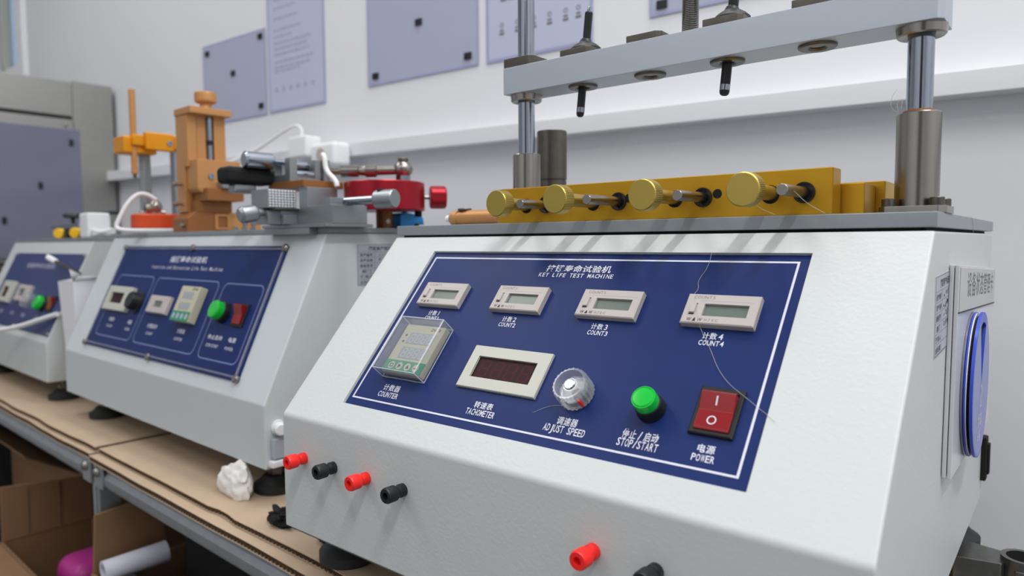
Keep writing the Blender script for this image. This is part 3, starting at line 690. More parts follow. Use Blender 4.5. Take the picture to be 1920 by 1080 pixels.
# loose fibres
def fibre(pts, label, T=None, r=.16, grp=None):
    b = B(); b.tube(pts, r, 5, T, smooth=3); o = obj('loose_fibre', b, 'thread'); return tag(o, label, 'thread', 'loose fibres on the front machine')
fibre([(322.5, 178.3, .2), (323.1, 166.6, -1.2), (318.8, 155.3, -1.9), (321.8, 148.8, -1.7), (321.6, 143, 1.0), (322.5, 140, 2.9), (330, 124, 2.9), (332.2, 119, 2.4), (333, 117, -1.8), (341.9, 105.2, -1.9), (350.8, 91.2, -1.8), (360, 82, -.8), (368, 76.5, .7), (376, 72, -.6), (381, 69, -1.6), (386.1, 65.5, .6), (391, 62, .5)], 'long pale fibre running down the blue panel past the rightmost small counter', S1, .10)
fibre([(240, 43, -1.8), (250, 50, -1.8), (262, 52, -1.9)], 'short fibre on the blue panel below the clear knob', S1, .08)
fibre([(373, 91.4, 269), (378, 100, 268), (383, 112, 259), (390, 128, 253)], 'pale fibre draped from the cut end of the rightmost steel pin', None, .14)
fibre([(356, 106, 258), (358, 110, 256), (361, 124, 253)], 'pale fibre hanging below the rightmost knurled gold screw', None, .12)
fibre([(448.6, 250, 252.9), (449.2, 280, 253.4), (449.3, 290, 250), (449.3, 296, 241)], 'curved fibre over the right edge of the grey top plate', None, .14)
fibre([(420.5, 164, 329), (417, 164, 324), (417.5, 164, 317), (422, 164, 314.6), (420, 164, 320), (423.5, 165, 324), (423, 164, 317)], 'tangle of fibre at the left of the right sleeve top', None, .12)

# ------------------------------------------------------------------ machine 2 (insertion and extraction) and machine 3
H2, YS2, ZS2 = 68.2, 81.5, 247.9
S2 = slopeT(H2, YS2, ZS2)
m2 = thing('test_machine', 'white test machine in the middle with rounded white boxes printed on its blue panel', 'machine', (-757.5, 88.5, 0), -1.93, 'test machines on the bench')
W2m, D2 = 617.2, 470
mach_body(m2, W2m, H2, YS2, ZS2, D2, 'paint2', None, 2.2)
for x, y in ((66, 36), (W2m-40, 36), (66, 430), (W2m-40, 430)): foot(m2, x, y)
b = B(); b.box(3, W2m-3, 84, D2-4, ZS2-.3, ZS2+.9); obj('gasket', b, 'matblack', m2)
b = B(); b.box(0, W2m+.8, 81, D2+1, 248.2, 254.4, .6); obj('top_plate', b, 'plate', m2)
b = B(); b.box(76, 552, 17, 181, 0, 2.2, .4); pan = plab(obj('control_panel', b, 'blue', m2, S2), 'blue panel with printed boxes and six screws')
b = B(); b.frame((79, 549, 20, 178), (81.5, 546.5, 22.5, 175.5), 2, 4.2, .6); plab(obj('cover_bead', b, 'clearknob', pan, S2), 'clear bead around the panel edge')
for u, v in ((79, 20), (314, 20), (549, 20), (79, 178), (314, 178), (549, 178)):
    b = B(); b.lathe([(0, 2), (5, 2), (5, 4.4), (4, 5.6), (0, 5.6)], (u, v, 0), n=18); obj('panel_screw', b, 'steel', pan, S2)
b = B(); rrect_line(b, 100, 232, 34.5, 133, 1.5, 10, 2.3); rrect_line(b, 242, 428, 34.5, 132.2, 1.5, 10, 2.3); rrect_line(b, 440, 537, 33.6, 131, 1.5, 10, 2.3); obj('box_outline', b, 'print_dim', pan, S2)
caption(pan, S2, '插拔寿命试验机', 'Insertion and Extraction Life Test Machine', 312, 160.5, 148.5, 112, 218, 10.5, 6.4, 2.3, nm='title_lettering')
for zh, en, u, wz, we in (('转速表', 'TACHO', 141, 20, 24), ('调速', 'SPEED', 209, 14, 18), ('计数显示', 'COUNT', 286.5, 32, 22), ('计数器', 'COUNTER', 375, 22, 24), ('停止启动', 'STOP/START', 467, 36, 30), ('电源', 'POWER', 508.5, 18, 20)):
    caption(pan, S2, zh, en, u, 61.3, 51.1, wz, we, 6.8, 4.6, 2.3)
b = B(); b.frame((101, 187.5, 74, 112), (117, 166, 85.2, 102), 2, 9, 1); c = plab(obj('tachometer', b, 'ivory', m2, S2), 'square ivory meter with a dark red screen')
b = B(); b.box(116, 167, 85, 102.2, 3, 6); obj('screen', b, 'redscreen', c, S2)
b = B(); b.lathe([(0, 2), (17, 2), (17, 4), (13.5, 5), (13, 15, 1), (12, 16), (0, 16)], (209, 91.5, 0), n=48, gear=16, gdepth=1); plab(obj('speed_knob', b, 'black', m2, S2), 'black fluted speed knob')
b = B(); b.frame((258, 318, 79, 104), (276.5, 301.5, 87.4, 96.5), 2, 8, 1.2); c = plab(obj('counter_display', b, 'meter', m2, S2), 'small pale counter with a grey window')
b = B(); b.box(276, 302, 87, 97, 3, 6); obj('lcd_window', b, 'lcd', c, S2)
b = B(); b.box(353, 405, 72, 119.8, 2, 13, 1.5); c = plab(obj('preset_counter', b, 'cream', m2, S2), 'cream preset counter with a green key strip')
b = B(); b.box(354, 404, 72.6, 85.4, 12.6, 13.3, .2); obj('key_strip', b, 'greenlabel', c, S2)
b = B(); [disc(b, x, 79, 4, 13.4) for x in (361, 373, 385, 397)]; obj('key', b, 'print_lilac', c, S2)
for v in (102.3, 87.8):
    b = B(); b.box(365, 395, v, v+9.6, 12.6, 13.3, .2); obj('display_window', b, 'lcd_grey', c, S2)
b = B(); text(b, 'ZN48', 393, 116, 16, 4, 13.1); obj('lettering', b, 'print_black', c, S2)
b = B(); b.lathe([(0, 2), (13.5, 2), (13, 9), (12, 10), (0, 10)], (468, 92.4, 0), n=32); c = obj('start_button', b, 'black', m2, S2)
b = B(); b.lathe([(0, 9), (11.4, 9), (11.4, 17), (10, 18.6), (0, 19)], (468, 92.4, 0), n=32); plab(obj('button_cap', b, 'green', c, S2), 'bright green button cap')
b = B(); b.frame((494, 520, 77.6, 106), (497, 517, 80.2, 103.4), 2, 4.4, .6); c = obj('power_switch', b, 'black', m2, S2)
b = B(); b.prism([(80.4, 2.2), (80.4, 6), (92, 6.6), (102, 11.5), (103.2, 11), (103.2, 2.2)], 0, 497.3, 516.7, .5); plab(obj('rocker', b, 'red', c, S2), 'red rocker')
TL2 = Matrix.Translation((W2m, 121, 187)) @ Matrix(((0, 0, 1, 0), (1, 0, 0, 0), (0, 1, 0, 0), (0, 0, 0, 1)))
label_mesh(m2, TL2, 67, 48.5, rows, '固定资产标识卡')

m3 = thing('test_machine', 'white test machine farthest back with a faded blue panel beside the steel cabinet', 'machine', (-1339.7, 108.7, 0), -1.93, 'test machines on the bench')
W3 = 483.0
mach_body(m3, W3, H2, YS2, 243, 440, 'paint', None, 2)
S3 = slopeT(H2, YS2, 243)
for x, y in ((40, 36), (W3-40, 36), (40, 400), (W3-40, 400)): foot(m3, x, y)
b = B(); b.box(0, W3+.6, 81, 441, 243.3, 249.5, .6); obj('top_plate', b, 'plate', m3)
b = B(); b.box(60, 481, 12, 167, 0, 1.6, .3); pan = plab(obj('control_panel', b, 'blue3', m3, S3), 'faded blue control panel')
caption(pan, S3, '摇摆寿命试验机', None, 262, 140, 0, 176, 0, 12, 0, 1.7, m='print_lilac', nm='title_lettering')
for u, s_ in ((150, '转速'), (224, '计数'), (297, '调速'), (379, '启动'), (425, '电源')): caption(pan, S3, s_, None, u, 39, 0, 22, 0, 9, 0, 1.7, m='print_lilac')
for u, v in ((64, 163), (270, 163), (477, 163), (64, 16), (270, 16), (477, 16)):
    b = B(); b.lathe([(0, 1), (4, 1), (3.4, 3.4), (0, 3.6)], (u, v, 0), n=14); obj('panel_screw', b, 'steel', pan, S3)
b = B(); b.frame((104, 178, 57, 102), (115, 153, 67, 89.5), 1, 8, 1); c = plab(obj('tachometer', b, 'ivory', m3, S3), 'ivory meter with a red screen')
b = B(); b.box(114, 154, 66, 90, 2, 5); obj('screen', b, 'segment', c, S3)
b = B(); b.frame((214, 288, 64, 97), (228, 262, 74, 88.5), 1, 8, 1); c = plab(obj('counter_display', b, 'meter', m3, S3), 'pale counter with a grey window')
b = B(); b.box(227, 263, 73, 89, 2, 5); obj('lcd_window', b, 'lcd', c, S3)
b = B(); b.lathe([(0, 1), (16, 1, 1), (15, 13, 1), (14, 14), (0, 14)], (300, 68, 0), n=48, gear=16, gdepth=1); plab(obj('speed_knob', b, 'clearknob', m3, S3), 'clear speed knob')
b = B(); b.lathe([(0, 1), (15, 1), (14, 8), (0, 8)], (390, 66, 0), n=28); c = obj('start_button', b, 'black', m3, S3)
b = B(); b.lathe([(0, 8), (13, 8), (13, 15), (11.5, 17), (0, 17)], (387, 66, 0), n=28); plab(obj('button_cap', b, 'green', c, S3), 'green button cap')
b = B(); b.frame((414, 444, 54, 84), (418, 440, 57.5, 80.5), 1, 4, .6); c = obj('power_switch', b, 'black', m3, S3)
b = B(); b.prism([(58, 1.2), (58, 5), (69, 6), (79, 11), (80, 10), (80, 1.2)], 0, 418.4, 439.6, .5); plab(obj('rocker', b, 'red', c, S3), 'red rocker')
TL3 = Matrix.Translation((W3, 110, 170)) @ Matrix(((0, 0, 1, 0), (1, 0, 0, 0), (0, 1, 0, 0), (0, 0, 0, 1)))
label_mesh(m3, TL3, 67, 50, rows, '固定资产标识卡')

# ------------------------------------------------------------------ fixtures on machine 2's plate (local frame of machine 2)
R2 = Matrix.Translation((-757.5, 88.5, 0)) @ Matrix.Rotation(math.radians(-1.93), 4, 'Z')
def on2(name, label, cat, u, v, z=254.4): 
    return thing(name, label, cat, tuple(R2 @ Vector((u, v, z))), -1.93), Matrix.Translation((-u, -v, -z))
t, O = on2('cross_slide_vise', 'grey steel cross slide vise with knurled jaws and a handle, on the middle machine', 'vise', 545, 120)
b = B(); b.box(505, 600, 70, 80.6, 247, 254.4, .6); b.box(500, 632, 70, 134, 254.6, 258.4, .6); obj('base_plate', b, 'visegrey', t, O)
b = B(); b.prism([(500, 258.4), (596, 258.4), (596, 279), (583, 279), (583, 301), (566, 301), (566, 276), (500, 276)], 1, 80, 121, .7); obj('slide_body', b, 'visegrey', t, O)
b = B(); b.prism([(597, 258.4), (632, 258.4), (632, 279), (628, 279), (628, 287), (614, 287), (614, 279), (597, 279)], 1, 79, 126, .6); obj('side_slide', b, 'visegrey', t, O)
b = B(); b.box(524, 560, 44, 80, 277, 298, .6); j = obj('knurled_jaw', b, 'visegrey', t, O)
b = B()
for i in range(9):
    for k_ in range(7):
        y, z = 47+i*3.9, 279+k_*2.9; b.add([(560, y, z-1.4), (560, y+1.9, z), (560, y, z+1.4), (560, y-1.9, z), (561.2, y, z)], [(0, 1, 4), (1, 2, 4), (2, 3, 4), (3, 0, 4)])
obj('knurling', b, 'knurl', j, O, kind='stuff')
b = B(); b.box(530, 556, 46, 62, 258.6, 274, .6); b.box(524, 562, 62, 80, 258.6, 270, .6); obj('jaw_end', b, 'visegrey', t, O)
b = B(); b.box(540, 566, 50, 80, 274.4, 277, .4); obj('jaw_key', b, 'darksteel', t, O)
b = B(); b.box(500, 576, 80, 134, 301.2, 309.5, .6); plab(obj('top_plate', b, 'copperd', t, O), 'brown copper coloured plate')
A0, A1, A2 = Vector((626, 100, 283)), Vector((668, 111, 284)), Vector((692, 117.5, 284.4))
b = B(); b.cyl(A0, A1, 4.8, n=24); h = obj('handle_shaft', b, 'chrome', t, O)
b = B(); b.lathe([(0, 0), (8.6, 0), (10, 1.6), (10, 24), (9.2, 25), (0, 25)], A1, A2-A1, 36); obj('handle_knob', b, 'visegrey', h, O)
b = B(); b.cyl((675, 107, 293.2), (680, 115, 292.6), 2.2, n=12); obj('cross_hole', b, 'matblack', h, O)
b = B(); b.lathe([(0, 0), (7, .5), (9.5, 4), (9.5, 18), (7, 22), (4, 23), (4, 48), (0, 48)], (543, 18, 268), (.1, 1, .16), 28); obj('left_knob', b, 'visegrey', t, O)
# clamp on top of the vise
t, O = on2('upper_clamp', 'grey clamp block with a chrome cylinder and a black grip, on the brown plate', 'clamp', 530, 112, 309.6)
b = B(); b.prism([(500, 309.6), (545, 309.6), (545, 337), (534, 337), (534, 318), (512, 318), (512, 336), (500, 336)], 1, 82, 92, .6); b.box(500, 545, 92, 124, 309.6, 315, .5); b.box(500, 545, 116, 125, 315, 337, .6); obj('clamp_body', b, 'visegrey', t, O)
b = B(); b.box(524, 550, 125.5, 134, 309.6, 338, .8); obj('rear_cheek', b, 'visegrey', t, O)
b = B(); b.cyl((536, 86, 319), (540, 122, 319), 4.6, n=20); b.cyl((526, 90, 330), (528, 122, 330), 6, n=20); obj('cross_pin', b, 'chrome', t, O)
b = B(); b.lathe([(0, 0), (7.5, .4), (10, 2.5), (10, 34), (9.6, 35), (4, 35), (4, 50), (0, 50)], (512, 42, 334), (.06, 1, 0), 32); obj('clamp_cylinder', b, 'chrome', t, O)
b = B(); b.box(484, 512, 22, 81, 306, 326, 6, 4); plab(obj('grip', b, 'matblack', t, O), 'black rounded grip')
b = B(); b.box(488, 506, 34, 62, 296, 307, 3); obj('small_bracket', b, 'visegrey', t, O)
# push rod
t, O = on2('push_rod', 'steel push rod with a ball joint end, standing over the red disc', 'rod', 612, 197, 309.2)
P0, P1 = Vector((551, 134, 324)), Vector((606, 190, 326))
b = B(); d = P1-P0; L = d.length
b.lathe([(0, 0), (4.4, 0), (4.4, L*.16), (7.6, L*.16), (7.6, L*.42), (5.6, L*.44), (6.4, L*.52), (8.2, L*.55), (8.2, L*.7), (6, L*.72), (5.6, L), (0, L)], P0, d, 24); obj('rod', b, 'steel', t, O)
b = B(); b.sphere((612, 197, 327), 12, 1, 1, .9); j = obj('ball_joint', b, 'steel', t, O)
b = B(); b.cyl((612, 197, 336), (612, 197, 340.5), 6.5, n=24, bev=1); obj('joint_cap', b, 'darksteel', j, O)
b = B(); b.cyl((612, 197, 309.3), (612, 197, 318), 5, n=20); b.lathe([(0, 309.3), (9, 309.3), (9, 319), (0, 319)], (612, 197, 0), n=6); obj('hex_nut', b, 'chrome', t, O)
# red disc crank
t, O = on2('crank_disc', 'large red anodised disc with a red thumb knob, beside the vise', 'disc', 609, 174)
b = B(); b.cyl((609, 170, 275), (609, 170, 309), 48, n=80, bev=1.2); obj('disc', b, 'crimson', t, O)
b = B(); b.cyl((600, 176, 254.5), (600, 176, 275), 10, n=32); obj('support_post', b, 'copperd', t, O)
b = B(); b.lathe([(0, 0), (2.6, 0), (2.6, 1.4), (0, 1.4)], (609.6, 173.5, 263), (1, -.26, 0), 16); obj('post_screw', b, 'steel', t, O)
b = B(); b.cyl((634, 204, 292), (645, 218, 292), 2.6, n=16); k = obj('knob_stem', b, 'steel', t, O)
b = B(); b.lathe([(0, 0), (12, 0), (14, 1.6, 1), (14, 18, 1), (12, 20), (0, 20)], (642, 213, 292), (.6, .8, 0), 48, 6, 1.2); obj('thumb_knob', b, 'crimson', k, O)
b = B(); b.box(630, 637, 198, 205, 268, 275, 1); obj('stop_pin', b, 'matblack', t, O)
t, O = on2('blue_block', 'small sky blue plastic block at the right edge of the middle plate', 'block', 600, 208)
b = B(); b.prism([(190, 254.6), (190, 271), (199, 274), (212, 273), (217, 270), (227, 269), (229, 259), (224, 261), (214, 261), (210, 254.6)], 0, 586, 614, 1); obj('shell', b, 'bluepl', t, O)
b = B(); b.cyl((602, 207, 272), (602, 207, 275.5), 3.4, n=18); obj('screw', b, 'steel', t, O)
b = B(); b.cyl((590, 219, 257.5), (612, 219, 257.5), 3, n=18); obj('dark_insert', b, 'matblack', t, O)

# copper linear slide tower, its working face towards +x
t, O = on2('slide_tower', 'tall copper coloured vertical slide with a round knob on top', 'slide', 235, 130)
b = B(); b.box(212, 238, 97, 155, 284, 427, .8); obj('back_plate', b, 'copper', t, O)
b = B(); b.box(238, 250, 97, 111, 350, 427, .8); b.box(238, 246, 113, 127, 350, 427, .8); b.box(238, 250, 137, 155, 350, 427, .8); obj('slide_rail', b, 'copper', t, O)
b = B(); b.box(212, 266, 95, 158, 426, 436, 1.2); obj('top_cap', b, 'copper', t, O)
b = B(); b.lathe([(0, 436), (9, 436), (8, 441), (8, 444), (14, 446, 1), (15.5, 448, 1), (15.5, 459, 1), (14, 461), (0, 461)], (246, 128, 0), n=120, gear=40, gdepth=.5); plab(obj('top_knob', b, 'copper', t, O), 'round knurled knob')
b = B(); b.cyl((246, 132, 350), (246, 132, 428), 4.2, n=18); obj('lead_screw', b, 'chrome', t, O)
b = B(); b.cyl((246, 132, 384), (246, 132, 391), 5.5, n=18); obj('screw_nut', b, 'black', t, O)
b = B(); b.prism([(104, 312), (150, 312), (150, 338), (160, 340), (166, 348), (166, 360), (100, 360), (100, 318)], 0, 238, 272, 1); ca = obj('carriage', b, 'copper', t, O)
for y, z in ((120, 336), (120, 310), (150, 350)):
    b = B(); b.lathe([(0, 0), (4.4, 0), (4.4, 2.4), (2.2, 2.4), (2.2, 1.2), (0, 1.2)], (271.8, y, z), (1, 0, 0), 18); obj('socket_screw', b, 'chrome', ca, O)
b = B(); b.box(240, 284, 108, 164, 300, 318, 1); plab(obj('side_arm', b, 'copperd', t, O), 'brown arm')
b = B(); b.box(270, 290, 128, 166, 318, 328, 1); obj('steel_slide', b, 'visegrey', t, O)
b = B(); b.box(240, 262, 104, 156, 284, 300, 1); obj('neck_block', b, 'copperd', t, O)
b = B(); b.prism([(88, 254.5), (150, 254.5), (150, 284), (100, 284), (88, 274)], 0, 212, 262, 1); ba = obj('tower_base', b, 'copperd', t, O)
b = B(); b.box(222, 258, 150, 206, 254.5, 284, 1); obj('base_wing', b, 'copper', t, O)
b = B(); b.frame((128, 150, 258, 281), (132, 147, 261, 278), 0, 3, .6, T=Matrix(((0, 0, 1, 261.5), (1, 0, 0, 0), (0, 1, 0, 0), (0, 0, 0, 1)))); obj('recess_frame', b, 'copper', ba, O)
for y, z in ((162, 259.5), (178, 268), (176, 259.5), (192, 268), (190, 259.5)):
    b = B(); b.lathe([(0, 0), (4, 0), (4, 2.4), (2, 2.4), (2, 1.2), (0, 1.2)], (257.8, y, z), (1, 0, 0), 16); obj('socket_screw', b, 'chrome', ba, O)
for x, z in ((228, 325), (228, 296), (250, 264)):
    b = B(); b.cyl((x, 98, z), (x, 86, z), 2, n=12); b.cyl((x, 90, z), (x, 82, z), 3.4, n=14); obj('side_screw', b, 'steel', t, O)

# gold arm stand with a copper rod
t, O = on2('clamp_stand', 'orange gold arm on two grey posts holding an upright copper rod', 'stand', 50, 138)
b = B(); b.box(16, 60, 80, 132, 386, 413, 2.5, 3); a1 = plab(obj('arm', b, 'orange', t, O), 'thick orange gold arm')
b = B(); b.box(60.2, 72, 110, 156, 392, 421, 2.5, 3); obj('front_arm', b, 'orange', t, O)
b = B(); b.box(52, 70, 156.5, 184, 396, 419, 2.5, 3); obj('end_arm', b, 'orange', t, O)
for y in (148, 168):
    b = B(); b.lathe([(0, 0), (4.4, 0), (4.4, 3), (2.2, 3), (2.2, 1.4), (0, 1.4)], (71.6 if y < 156 else 69.6, y, 405), (1, 0, 0), 18); obj('socket_screw', b, 'chrome', t, O)
b = B(); b.cyl((56, 97, 352), (56, 97, 489), 5, n=24, bev=.8); plab(obj('copper_rod', b, 'copper', t, O), 'upright copper rod')
b = B(); b.cyl((56, 97, 346), (56, 97, 353), 3, n=16); obj('rod_tip', b, 'darksteel', t, O)
b = B(); b.box(46, 66, 92, 112, 398, 416, 2); obj('rod_clamp', b, 'orange', t, O)
b = B(); b.cyl((36, 118, 254.5), (36, 118, 386), 6.5, n=24); b.cyl((30, 126, 254.5), (30, 126, 386), 6.5, n=24); obj('post', b, 'visegrey', t, O)
b = B(); b.box(46, 62, 158, 174, 254.5, 396, 1.2); obj('post', b, 'visegrey', t, O)
t, O = on2('round_pad', 'flat orange red round pad under the gold arm', 'pad', 96, 120)
b = B(); b.cyl((98, 112, 261), (98, 112, 285), 38, n=56, bev=2); obj('pad', b, 'orangered', t, O)
b = B(); b.cyl((98, 112, 254.5), (98, 112, 261), 30, n=40); obj('pad_base', b, 'whitepl', t, O)
b = B(); b.cyl((84, 92, 287), (90, 128, 288), 5, n=16); b.sphere((92, 112, 297), 12, 1, .9, 1); b.ring((88, 98, 294), (90, 108, 294), 10, 5, 16); b.cyl((92, 112, 284), (92, 112, 294), 9, n=20); plab(obj('chrome_fitting', b, 'steel', t, O), 'chrome fitting')
def cable(pts, r, label, m='cable', sm=3):
    b = B(); b.tube(pts, r, 10, smooth=sm); o = obj('cable', b, m); return tag(o, label, 'cable', 'white cables')
def L2(u, v, z): return tuple(R2 @ Vector((u, v, z)))
cable([L2(106, 108, 308), L2(104, 98, 316), L2(100, 84, 318), L2(98, 68, 302), L2(96, 56, 278), L2(94, 50, 262), L2(110, 60, 258.2), L2(140, 84, 258.2), L2(148, 116, 258.2), L2(142, 140, 259)], 3.4, 'white cable arching over the orange red round pad')
cable([tuple(RW @ Vector(q)) for q in ((-690, 545, 454), (-690, 545, 468), (-708, 543, 477), (-756, 536, 460), (-806, 520, 432), (-850, 500, 412), (-900, 470, 396), (-930, 440, 380))], 3.2, 'thin white cable arching from the charger plug on the wall')
cable([L2(556, 120, 338), L2(562, 116, 343), L2(567, 115, 338), L2(569, 115, 322), L2(586, 117, 310), L2(588, 117, 303)], 3.0, 'white cable hanging down beside the grey vise')
# chargers on the trunking
def wl(name, label, cat, x, y, z): return thing(name, label, cat, tuple(RW @ Vector((x, y, z))), WALL_A), Matrix.Translation((-x, -y, -z))
t, O = wl('charger_plug', 'white square charger plugged into the wall trunking behind the vise', 'charger', -690, 566, 412)
b = B(); b.box(-716, -656, 528, 566, 408, 450, 4, 3); obj('housing', b, 'whitepl', t, O)
b = B(); b.cyl((-690, 545, 450), (-690, 545, 455), 5, n=14); obj('cable_exit', b, 'whitepl', t, O)
t, O = wl('socket_adapter', 'rounded white socket adapter right of the square charger', 'adapter', -628, 566, 400)
b = B(); b.box(-640, -566, 524, 566, 384, 430, 9, 4); obj('housing', b, 'whitepl', t, O)
b = B(); b.cyl((-604, 525, 406), (-604, 521.5, 406), 13, n=28); obj('socket_face', b, 'meter', t, O)

# ------------------------------------------------------------------ things on and beside machine 3
R3 = Matrix.Translation((-1339.7, 108.7, 0)) @ Matrix.Rotation(math.radians(-1.93), 4, 'Z')
def on3(name, label, cat, u, v, z=249.5, rz=0): return thing(name, label, cat, tuple(R3 @ Vector((u, v, z))), -1.93+rz, 'yellow connectors' if name == 'connector' else None), Matrix.Translation((-u, -v, -z))
for u, lab in ((255, 'yellow and black connector lying on the far machine, left of the pair'), (350, 'yellow and black connector lying on the far machine, right of the pair')):
    t, O = on3('connector', lab, 'connector', u, 100)
    b = B(); b.lathe([(0, 0), (8.4, 0), (10, 1.6), (10, 16), (8, 18), (0, 18)], (u, 92, 259.6), (-.7, .7, 0), 28); obj('yellow_body', b, 'yellow', t, O)
    b = B(); b.box(u-52, u-16, 100, 116, 249.5, 264, 3); b.box(u+12, u+34, 98, 114, 249.5, 270, 3); obj('black_housing', b, 'black', t, O)
t, O = on3('grey_bar', 'grey metal bar with a black knob behind the yellow connectors', 'bar', 135, 150)
b = B(); b.box(45, 226, 138, 166, 272, 281, 1); b.box(60, 72, 145, 160, 249.5, 273, 1); b.box(200, 212, 145, 160, 249.5, 273, 1); obj('bar', b, 'visegrey', t, O)
b = B(); b.cyl((158, 150, 280), (158, 150, 296), 4, n=14); b.lathe([(0, 294), (14, 294), (20, 297), (17, 303), (0, 303)], (158, 150, 0), n=24); obj('knob', b, 'black', t, O)
t, O = on3('power_adapter', 'white upright power adapter at the right end of the far machine', 'adapter', 402, 104)
b = B(); b.box(380, 424, 92, 132, 249.5, 296, 4, 3); obj('housing', b, 'whitepl', t, O)
b = B(); b.box(384, 430, 130, 146, 294, 300, 2); obj('black_cap', b, 'black', t, O)
t, O = on3('cable_coil', 'loose coil of white cable on the far machine beside the adapter', 'cable', 445, 110)
pts = [(445+(22+3*math.sin(i*1.7))*math.cos(i*.55), 112+(16+2*math.cos(i*2.1))*math.sin(i*.55), 253.5+6*(i/36)+2.5*(1+math.sin(i*1.3))) for i in range(40)]
b = B(); b.tube(pts, 3.6, 8, smooth=1); obj('coil', b, 'cable', t, O)
t, O = on3('paper_carton', 'open white paper carton wedged between the far and the middle machine', 'carton', 530, 40, 40)
b = B()
x0, x1, y0, y1 = 486, 562, 22, 70
lo, hi = [(x0+14, y0+4), (x1-8, y0+4), (x1-8, y1), (x0+14, y1)], [(x0, y0), (x1, y0), (x1, y1), (x0, y1)]
zt = [174, 176, 180, 172]
vs = [(*p, 40) for p in lo]+[(*p, z) for p, z in zip(hi, zt)]
inn = [(528+(p[0]-528)*.985, 46+(p[1]-46)*.97, z-.4) for p, z in zip(hi, zt)]; inl = [(528+(p[0]-528)*.985, 46+(p[1]-46)*.97, 41) for p in lo]
vs += inl+inn
fs = [(0, 3, 2, 1), (8, 9, 10, 11)]
for i in range(4): j = (i+1) % 4; fs += [(i, j, 4+j, 4+i), (8+i, 12+i, 12+j, 8+j), (4+i, 4+j, 12+j, 12+i)]
b.add(vs, fs); obj('carton_wall', b, 'paper', t, O)
b = B(); b.add([(x0, y0, 174), (x1, y0, 176), (x1-4, y0-3, 196), (x0+36, y0+30, 182)], [(0, 1, 2, 3)]); b.add([(x1, y0, 176), (x1, y1, 180), (x1+9, y1-6, 184), (x1+9, y0+6, 184)], [(0, 1, 2, 3)])
o = obj('flap', b, 'paper', t, O); md = o.modifiers.new('thickness', 'SOLIDIFY'); md.thickness = .0006
cable([tuple(R3 @ Vector(q)) for q in ((490, 18, 118), (450, 6, 108), (380, -14, 90), (300, -40, 78), (200, -80, 62), (60, -120, 50))], 4.4, 'thick white cable running from the white carton across the far panel')
t, O = on3('jack_probe', 'thin probe with a bright white tip in front of the far blue panel', 'probe', 440, 40, 190)
b = B(); b.cyl((486, 56, 186), (404, 44, 206), 3, n=14); obj('shaft', b, 'darksteel', t, O)
b = B(); b.cyl((404, 44, 206), (376, 40, 214), 5.4, n=16, bev=1.5); obj('tip', b, 'whitepl', t, O)

# ------------------------------------------------------------------ small things on the bench
def blob(name, label, cat, c, r, sx, sy, sz, amp, m, seed, soft=False):
    bm = bmesh.new(); bmesh.ops.create_icosphere(bm, subdivisions=4, radius=1)
    for v in bm.verts:
        d = v.co.normalized(); k = 1+amp*(noise.noise(d*1.6+Vector((seed, 0, 0)))+.8*abs(noise.noise(d*3.1+Vector((0, seed, 0))))-.3+.5*abs(noise.noise(d*6+Vector((0, 0, seed)))))
        if soft: k = 1+amp*(1.3*noise.noise(d*1.3+Vector((seed, 0, 0)))-1.5*abs(noise.noise(d*2.2+Vector((0, seed, 0))))+.3)
        v.co = Vector((c[0]+d.x*r*sx*k, c[1]+d.y*r*sy*k, max(c[2]+d.z*r*sz*k, ZB+.05)))
    b = B(); b.frombm(bm); return tag(obj(name, b, m, sharp=70 if soft else 20), label, cat)
blob('crumpled_tissue', 'crumpled white tissue on the cardboard beside the middle foot', 'tissue', (-196, 66, ZB+15), 20, 1.35, .62, 1.05, .3, 'tissue', 3.3, True)
blob('black_scrap', 'flat black rubber scrap on the cardboard left of the front machine', 'scrap', (-86, 50, ZB+7), 15, 1.15, .55, .6, .6, 'matblack', 8.1)
blob('black_scrap', 'black scrap with a yellow patch under the front machine corner', 'scrap', (-14, 56, ZB+9), 14, 1.1, .7, .75, .4, 'matblack', 5.7)
b = B(); b.box(W2m-.5, W2m+8, 6, 30, 11, 33, 2); so = plab(obj('inlet_socket', b, 'label', m2), 'grey power inlet on the side')
b = B(); b.box(W2m-.5, W2m+10, 3, 32, 3, 10, 1.5); obj('lower_lip', b, 'whitepl', so)
b = B(); b.cyl((W2m-.5, 16, 43), (W2m+13, 12, 43), 6.4, n=28, bev=1.2); b.cyl((W2m-.5, 16, 43), (W2m+3, 15.4, 43), 8.2, n=24); plab(obj('fuse_cap', b, 'whitepl', m2), 'white round cap on the side')

# ------------------------------------------------------------------ stainless cabinet at the far end (face looks along +x)
cb = thing('steel_cabinet', 'tall stainless steel cabinet with a film covered window at the far end', 'cabinet', (-1830, 190, -850))
OC = Matrix.Translation((1830, -190, 850))
b = B(); b.box(-2060, -1624, -140, 520, -850, 676, 2); obj('body', b, 'stainless', cb, OC)
b = B(); b.box(-1626, -1620, 418, 517, -850, 679, 1.2); obj('side_trim', b, 'stainless', cb, OC)
b = B(); b.box(-1626, -1621, -140, 415, 584, 674, 1); obj('head_panel', b, 'stainless', cb, OC)
b = B(); b.box(-1625, -1623, -140, 415, 574, 584); obj('dark_gap', b, 'stain_dark', cb, OC)
b = B(); b.box(-1626, -1620, -140, 415, 200, 574, 1.2); dr = obj('door', b, 'stainless', cb, OC)
b = B(); b.box(-1620, -1617.5, -120, 430, 205, 547, .5); plab(obj('window_film', b, 'glassfilm', dr, OC), 'grey violet film over the door window')
b = B(); b.lathe([(0, 0), (6, 0), (5, 3), (0, 4)], (-1620, 398, 557), (1, 0, 0), 18); obj('door_screw', b, 'steel', dr, OC)
for y, z in ((408, 512), (331, 393), (247, 300)):
    b = B(); b.box(-1617.6, -1614, y-5, y+5, z-9, z+9, 1); obj('magnet', b, 'black', dr, OC)
